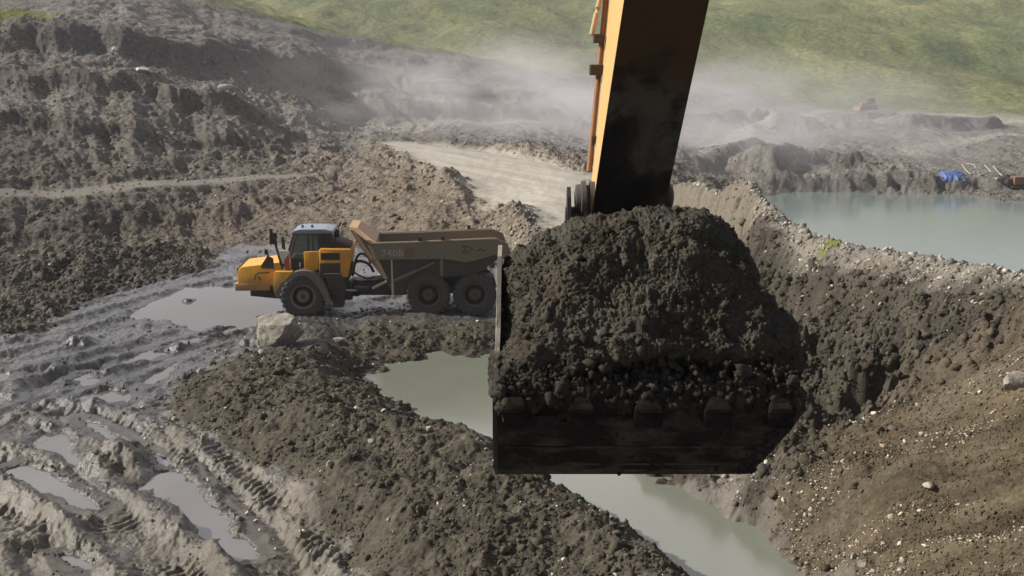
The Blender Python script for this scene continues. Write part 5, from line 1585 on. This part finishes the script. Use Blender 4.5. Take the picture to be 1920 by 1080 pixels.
ground_stuff('gravel', [
    (STONES, w_cut * np.clip(-.05 + 2.2 * fbm(qq * .9, XX * .25, 3, 152), 0, 1), 1800, .018, .11, 2.3, (.40, .35, .26), .25, None, .25),
    (STONES, w_dug * (YY < 33) * rough_, 200, .025, .10, 2.2, (.36, .32, .25), .25, None, .3),
    (STONES, w_bank * np.clip(.1 + 1.3 * fbm(XX * .5, YY * .5, 3, 153), 0, 1), 480, .022, .085, 2.2, (.46, .43, .36), .3, None, .3),
    (STONES, w_floor * np.exp(-((sd_bank - .9) / 1.0) ** 2), 420, .022, .09, 2.0, (.42, .39, .33), .3, None, .3),
    (STONES, w_left * rough_ * (1 - w_track), 2200, .025, .10, 2.1, (.27, .245, .21), .1, (50, 150), .3),
    (STONES, np.clip(crest_pale, 0, 1) + np.clip(spit, 0, 1) * .35, 1500, .03, .11, 2.0, (.38, .35, .29), .25, (22, 80), .3)],
    soil_material('pale_stone', 14, .5, .03, .35, .25), 'scattered pale stones lying on the banks and slopes', 'gravel')

# ------------------------------------------------------------------ single rocks one can pick out
def rock_mesh(name, dims, seed, facets=10, sub=4, rough=.05):
    """A boulder: sphere cut by random planes into facets, then roughened."""
    r = random.Random(seed)
    bm = bmesh.new(); bmesh.ops.create_icosphere(bm, subdivisions=sub, radius=1.0)
    pl_ = []
    for k in range(facets):
        n = Vector((r.gauss(0, 1), r.gauss(0, 1), r.gauss(0, .8))).normalized(); pl_.append((n, r.uniform(.48, .74)))
    for v in bm.verts:
        for n, d in pl_:
            e = v.co.dot(n) - d
            if e > 0: v.co -= n * e * .92
        k = mnoise.noise(v.co * 2.1 + Vector((seed, 0, 0))) + .5 * mnoise.noise(v.co * 5 + Vector((seed, 3, 0))) + .3 * mnoise.noise(v.co * 11)
        v.co *= 1 + rough * k
        v.co = Vector((v.co.x * dims[0], v.co.y * dims[1], v.co.z * dims[2]))
    me = bpy.data.meshes.new(name); bm.to_mesh(me); bm.free()
    me.shade_smooth(); me.set_sharp_from_angle(angle=R(28))
    return me
def rock_mat(name, a, b_, scale=3):
    m, nt, b = new_mat(name)
    tc = nnode(nt, 'ShaderNodeTexCoord')
    n1 = noise_n(nt, tc.outputs['Object'], scale, 8, .7); n2 = noise_n(nt, tc.outputs['Object'], scale * 6, 5, .65)
    g = math_n(nt, 'ADD', math_n(nt, 'MULTIPLY', n1, .65), math_n(nt, 'MULTIPLY', n2, .35))
    nt.links.new(ramp(nt, g, [(.38, tuple(c * .45 for c in b_)), (.5, b_), (.6, a), (.72, tuple(c * 1.15 for c in a))]), b.inputs['Base Color'])
    b.inputs['Roughness'].default_value = .9; b.inputs['Specular IOR Level'].default_value = .2
    bump_n(nt, g, .8, .06, b)
    return m
m_boulder = rock_mat('pale_boulder_stone', (.36, .33, .285), (.24, .215, .18), 2.2)
m_rockp = rock_mat('pale_rock_stone', (.46, .42, .35), (.30, .27, .22), 7)
m_rockw = rock_mat('whitish_rock_stone', (.55, .53, .50), (.38, .36, .33), 2)
def rock(u, v, y, dims, seed, mat, lab, name='rock', rz=0.0, sink=.25, cat='rock', **kw):
    x = at_y(u, v, y)[0]
    o = mesh_obj(name, rock_mesh(name, dims, seed, **kw), mat)
    o.location = (x, y, float(ground_z(np.array([x]), np.array([y]))[0]) + dims[2] * (1 - 2 * sink) * .8)
    o.rotation_euler = (0, 0, rz)
    return tag(o, lab, cat)
_by = at_z(528, 645, 0.1)[1]
rock(526, 640, _by, (1.22, .95, .88), 5, m_boulder, 'big pale boulder by the front wheel of the dump truck', 'boulder', .3, .12, 'boulder', facets=12, sub=5, rough=.10)
def on_ground(u, v, lo=16., hi=200.):
    """Distance at which the sight line first meets the ground."""
    ys = np.exp(np.linspace(math.log(lo), math.log(hi), 1500))
    P_ = np.array([at_y(u, v, y) for y in ys])
    h = P_[:, 2] - ground_z(P_[:, 0], P_[:, 1])
    k = np.nonzero(h < 0)[0]
    return float(ys[k[0]]) if len(k) else None
for u, v, d, sd, mt, lab in (
    (265, 137, (1.4, .9, .5), 21, m_rockw, 'long whitish rock on the upper left hillside bench'), (216, 98, (.45, .4, .55), 22, m_rockw, 'small upright white rock on the dark upper left slope'),
    (422, 167, (1.3, .8, .4), 23, m_rockw, 'bright white slab lying on the hillside above the track'), (458, 140, (.7, .5, .35), 24, m_rockw, 'dull pinkish rock right of the white slab on the hillside'),
    (1738, 916, (.17, .12, .10), 25, m_rockp, 'pale stone on the middle of the brown slope'), (1690, 708, (.15, .12, .10), 26, m_rockp, 'pale stone at the top of the brown slope by the dark bank'),
    (1618, 1062, (.13, .11, .09), 27, m_rockp, 'tan stone low on the brown slope near the water'), (1600, 1045, (.10, .08, .07), 28, m_rockp, 'small tan stone beside the low stone at the water'),
    (620, 876, (.15, .09, .09), 29, m_rockp, 'white stone on the spoil bank above the thin puddle'), (697, 829, (.13, .09, .07), 30, m_rockp, 'pale stone near the top of the spoil bank below the pond tip'),
    (804, 808, (.10, .09, .11), 31, m_rockp, 'white stone standing at the crest beside the pond'), (294, 760, (.20, .12, .08), 32, m_rockp, 'flat white stone at the left end of the spoil bank'),
    (381, 822, (.13, .1, .09), 33, m_rockp, 'white stone in the stony foot of the spoil bank'), (327, 788, (.16, .1, .08), 34, m_rockp, 'pale stone lying between mud and the spoil bank'),
    (750, 688, (.12, .1, .1), 35, m_rockp, 'white stone on the far shore of the pond'), (635, 640, (.3, .2, .12), 36, m_rockp, 'flat pale stone right of the big boulder'),
    (1908, 722, (.36, .3, .28), 37, m_boulder, 'big pale rock set in the brown slope at the right edge'), (380, 700, (.22, .2, .12), 38, m_rockp, 'pale stone on the mud left of the spoil bank'),
    (490, 665, (.2, .15, .1), 39, m_rockp, 'pale stone below the big boulder')):
    y = on_ground(u, v)
    if y: rock(u, v, y, d, sd, mt, lab, rz=sd * .7, sub=3, facets=9, sink=.42 if sd == 37 else .25)

# ------------------------------------------------------------------ far side of the lake: digger, tarpaulin, hoses, pump
def gz(x, y): return float(ground_z(np.array([x]), np.array([y]))[0])
_ys = np.linspace(255, 312, 120); _xs = np.array([at_y(1628, 219, y)[0] for y in _ys])
_el = (ground_z(_xs, _ys) - CAM_H) / _ys
yv = float(_ys[int(np.argmax(_el))]) + 1.5          # just behind the brow of the mound
xv = at_y(1628, 219, yv)[0]
dig = empty('bulldozer', (xv, yv, gz(xv, yv) + .1), R(12))
tag(dig, 'small rusty orange bulldozer on the far mound below the green mountain', 'bulldozer')
m_org = plain_material('rusty_orange_paint', (.20, .105, .055), .6, 0, .3)
for s in (-1, 1):
    bm = bmesh.new(); prism(bm, [(-1.9, .35), (-1.6, .05), (1.6, .05), (1.95, .4), (1.6, .95), (-1.6, .95)], s * .75 - .28, s * .75 + .28, .05); bm_obj('track', bm, m_frame, dig)
bm = bmesh.new(); prism(bm, [(-2.2, .8), (-2.25, 1.7), (-.5, 1.9), (-.4, 1.3), (1.9, 1.3), (1.9, .7)], -.8, .8, .06); bm_obj('hull', bm, m_org, dig)
bm = bmesh.new()
prism(bm, [(-.5, 1.5), (-.4, 2.85), (1.1, 2.85), (1.3, 1.5)], -.75, .75, .05); bm_obj('cab', bm, m_dark, dig)
bm = bmesh.new(); box(bm, -.55, 1.3, -.85, .85, 2.87, 3.02, .03); bm_obj('roof', bm, m_org, dig)
bm = bmesh.new(); prism(bm, [(-3.3, .05), (-3.1, .7), (-3.25, 1.4), (-3.05, 1.4), (-2.9, .7), (-3.1, .05)], -1.7, 1.7); bm_obj('blade', bm, m_org, dig)
bm = bmesh.new()
for s in (-1, 1): tube(bm, [(-3.0, s * .9, .6), (.2, s * 1.1, .6)], .12, 6)
bm_obj('push_arm', bm, m_frame, dig)
bm = bmesh.new(); tube(bm, [(-1.4, .3, 1.7), (-1.4, .3, 2.6)], .08, 6); bm_obj('exhaust_stack', bm, m_frame, dig)

yt = on_ground(1787, 333, 90, 250) or 135.
xt = at_y(1787, 333, yt)[0]
n = 44
g1, g2 = np.meshgrid(np.linspace(-1, 1, n), np.linspace(-1, 1, n))
tx = 1.35 * g1 * (1 + .35 * fbm(g2 * 2.2, g1 * 0 + 3, 3, 161)); ty = 1.5 * g2 * (1 + .4 * fbm(g1 * 2, g2 * 0, 2, 162))
tz = .10 + .38 * np.clip(1 - .5 * g1 ** 2 - .7 * g2 ** 2, 0, 1) * (1 - .35 * (g1 > .4)) + .22 * fbm(g1 * 2.2, g2 * 2.2, 4, 163, ridged=True) + .08 * fbm(g1 * 6, g2 * 6, 3, 164)
edge_ = np.maximum(np.abs(g1), np.abs(g2)); tz = tz * (1 - sstep(.75, 1, edge_)) + .05
gi = np.arange(n * n).reshape(n, n)
me = np_mesh('tarpaulin', np.stack([tx, ty, tz], -1).reshape(-1, 3), np.stack([gi[:-1, :-1], gi[:-1, 1:], gi[1:, 1:], gi[1:, :-1]], -1).reshape(-1, 4), True)
tarp = mesh_obj('tarpaulin', me, plain_material('blue_plastic_sheet', (.040, .085, .26), .5, 0, .6, 3))
tarp.location = (xt, yt, gz(xt, yt) + .05); tarp.rotation_euler = (R(14), 0, R(-14))
sol = tarp.modifiers.new('thickness', 'SOLIDIFY'); sol.thickness = .02
tag(tarp, 'crumpled blue tarpaulin on the far bank of the lake', 'tarpaulin')
m_hose = plain_material('pale_hose_plastic', (.42, .40, .36), .6, 0, .2)
for pts, lab in ((((1803, 311), (1812, 322), (1820, 329), (1827, 326), (1827, 312), (1812, 309)), 'pale looped hose just right of the blue tarpaulin'),
                 (((1846, 312), (1856, 322), (1866, 338), (1872, 344)), 'straight pale hose running down the far bank to the lake'),
                 (((1862, 314), (1874, 328), (1888, 340)), 'pale hose on the far bank nearest the orange pump')):
    P_ = []
    for u, v in pts:
        y = on_ground(u, v, 100, 260) or 140.
        P_.append((u, v, min(max(y, 128), 165)))
    W_ = [Vector((at_y(u, v, y)[0], y, gz(at_y(u, v, y)[0], y) + .16)) for u, v, y in P_]
    o0 = W_[0].copy()
    bm = bmesh.new(); tube(bm, arc_pts([w - o0 for w in W_], 26), .07, 8)
    h = bm_obj('hose', bm, m_hose, None, True, 50); h.location = o0
    tag(h, lab, 'hose')
yp = on_ground(1912, 352, 90, 250) or 134.
xp = at_y(1912, 352, yp)[0]
pump = empty('water_pump', (xp, yp, gz(xp, yp) + .05), R(10))
tag(pump, 'orange engine pump on skids by the lake at the right edge', 'pump')
bm = bmesh.new(); box(bm, -1.1, 1.1, -.55, .55, .35, 1.25, .08); bm_obj('engine_cover', bm, m_org, pump)
bm = bmesh.new()
for s in (-1, 1): box(bm, -1.4, 1.4, s * .5 - .07, s * .5 + .07, .02, .2, .02)
for s in (-1, 1): box(bm, s * .8 - .06, s * .8 + .06, -.43, .43, .2, .36)
bm_obj('skid', bm, m_frame, pump)
bm = bmesh.new(); lathe_y(bm, [(-.3, .3), (-.25, .42), (.25, .42), (.3, .3)], -1.45, .6, 18); tube(bm, [(-1.45, 0, .9), (-1.45, 0, 1.3), (-1.8, 0, 1.5)], .12, 8); bm_obj('pump_casing', bm, m_dark, pump)
bm = bmesh.new(); tube(bm, [(.6, .2, 1.2), (.6, .2, 1.75), (.75, .2, 1.85)], .06, 8); bm_obj('exhaust_stack', bm, m_frame, pump)
# ------------------------------------------------------------------ air: thin haze everywhere, dust thrown up behind the haul road
def volume_box(name, lo, hi, mat, lab, cat):
    bm = bmesh.new(); box(bm, lo[0], hi[0], lo[1], hi[1], lo[2], hi[2])
    return tag(bm_obj(name, bm, mat), lab, cat, kind='stuff')
m_haze = bpy.data.materials.new('haze'); m_haze.use_nodes = True
nt = m_haze.node_tree; nt.nodes.clear()
o_ = nt.nodes.new('ShaderNodeOutputMaterial'); pv = nt.nodes.new('ShaderNodeVolumePrincipled')
pv.inputs['Color'].default_value = (.90, .88, .92, 1); pv.inputs['Density'].default_value = .0003; pv.inputs['Anisotropy'].default_value = .2
nt.links.new(pv.outputs[0], o_.inputs['Volume'])
zlo = float(ZZ.min()) - 1.0; zhi = float(max(ZZ.max(), 30)) + 3.0
volume_box('haze', (-1950, -12, zlo), (1950, 2320, zhi), m_haze, 'thin pale haze over the quarry and the mountain', 'haze')
def dust(name, c, r, dens, seed, lab):
    m = bpy.data.materials.new(name); m.use_nodes = True
    nt = m.node_tree; nt.nodes.clear()
    o = nt.nodes.new('ShaderNodeOutputMaterial'); pv = nt.nodes.new('ShaderNodeVolumePrincipled')
    pv.inputs['Color'].default_value = (.90, .87, .88, 1); pv.inputs['Anisotropy'].default_value = .3
    tc = nt.nodes.new('ShaderNodeTexCoord')
    ln = nt.nodes.new('ShaderNodeVectorMath'); ln.operation = 'LENGTH'; nt.links.new(tc.outputs['Object'], ln.inputs[0])
    mr = nt.nodes.new('ShaderNodeMapRange'); mr.interpolation_type = 'SMOOTHSTEP'
    mr.inputs['From Min'].default_value = .15; mr.inputs['From Max'].default_value = .98; mr.inputs['To Min'].default_value = 1; mr.inputs['To Max'].default_value = 0
    nt.links.new(ln.outputs['Value'], mr.inputs['Value'])
    mp = nt.nodes.new('ShaderNodeMapping'); mp.inputs['Location'].default_value = (seed, seed * .7, 0); mp.inputs['Scale'].default_value = (r[0] / 14, r[1] / 26, r[2] / 6); mp.inputs['Rotation'].default_value = (0, R(24), 0)
    nt.links.new(tc.outputs['Object'], mp.inputs['Vector'])
    nz = noise_n(nt, mp.outputs['Vector'], 1.0, 3, .6, .4)
    k = nt.nodes.new('ShaderNodeMapRange'); k.inputs['From Min'].default_value = .40; k.inputs['From Max'].default_value = .70; k.inputs['To Max'].default_value = 1.9
    nt.links.new(nz, k.inputs['Value'])
    d = math_n(nt, 'MULTIPLY', math_n(nt, 'MULTIPLY', mr.outputs[0], k.outputs[0]), dens)
    nt.links.new(d, pv.inputs['Density']); nt.links.new(pv.outputs[0], o.inputs['Volume'])
    bm = bmesh.new(); bmesh.ops.create_icosphere(bm, subdivisions=4, radius=1.0)
    ob = bm_obj(name, bm, m); ob.location = c; ob.scale = r
    return tag(ob, lab, 'dust', kind='stuff')
dust('dust_cloud', (2, 185, 7), (66, 85, 14), .0135, 3.0, 'drifting pale dust cloud over the haul road and hillside behind the truck')
dust('dust_cloud', (30, 155, 4), (46, 62, 12), .016, 8.0, 'low dust drifting right of the excavator arm towards the lake')
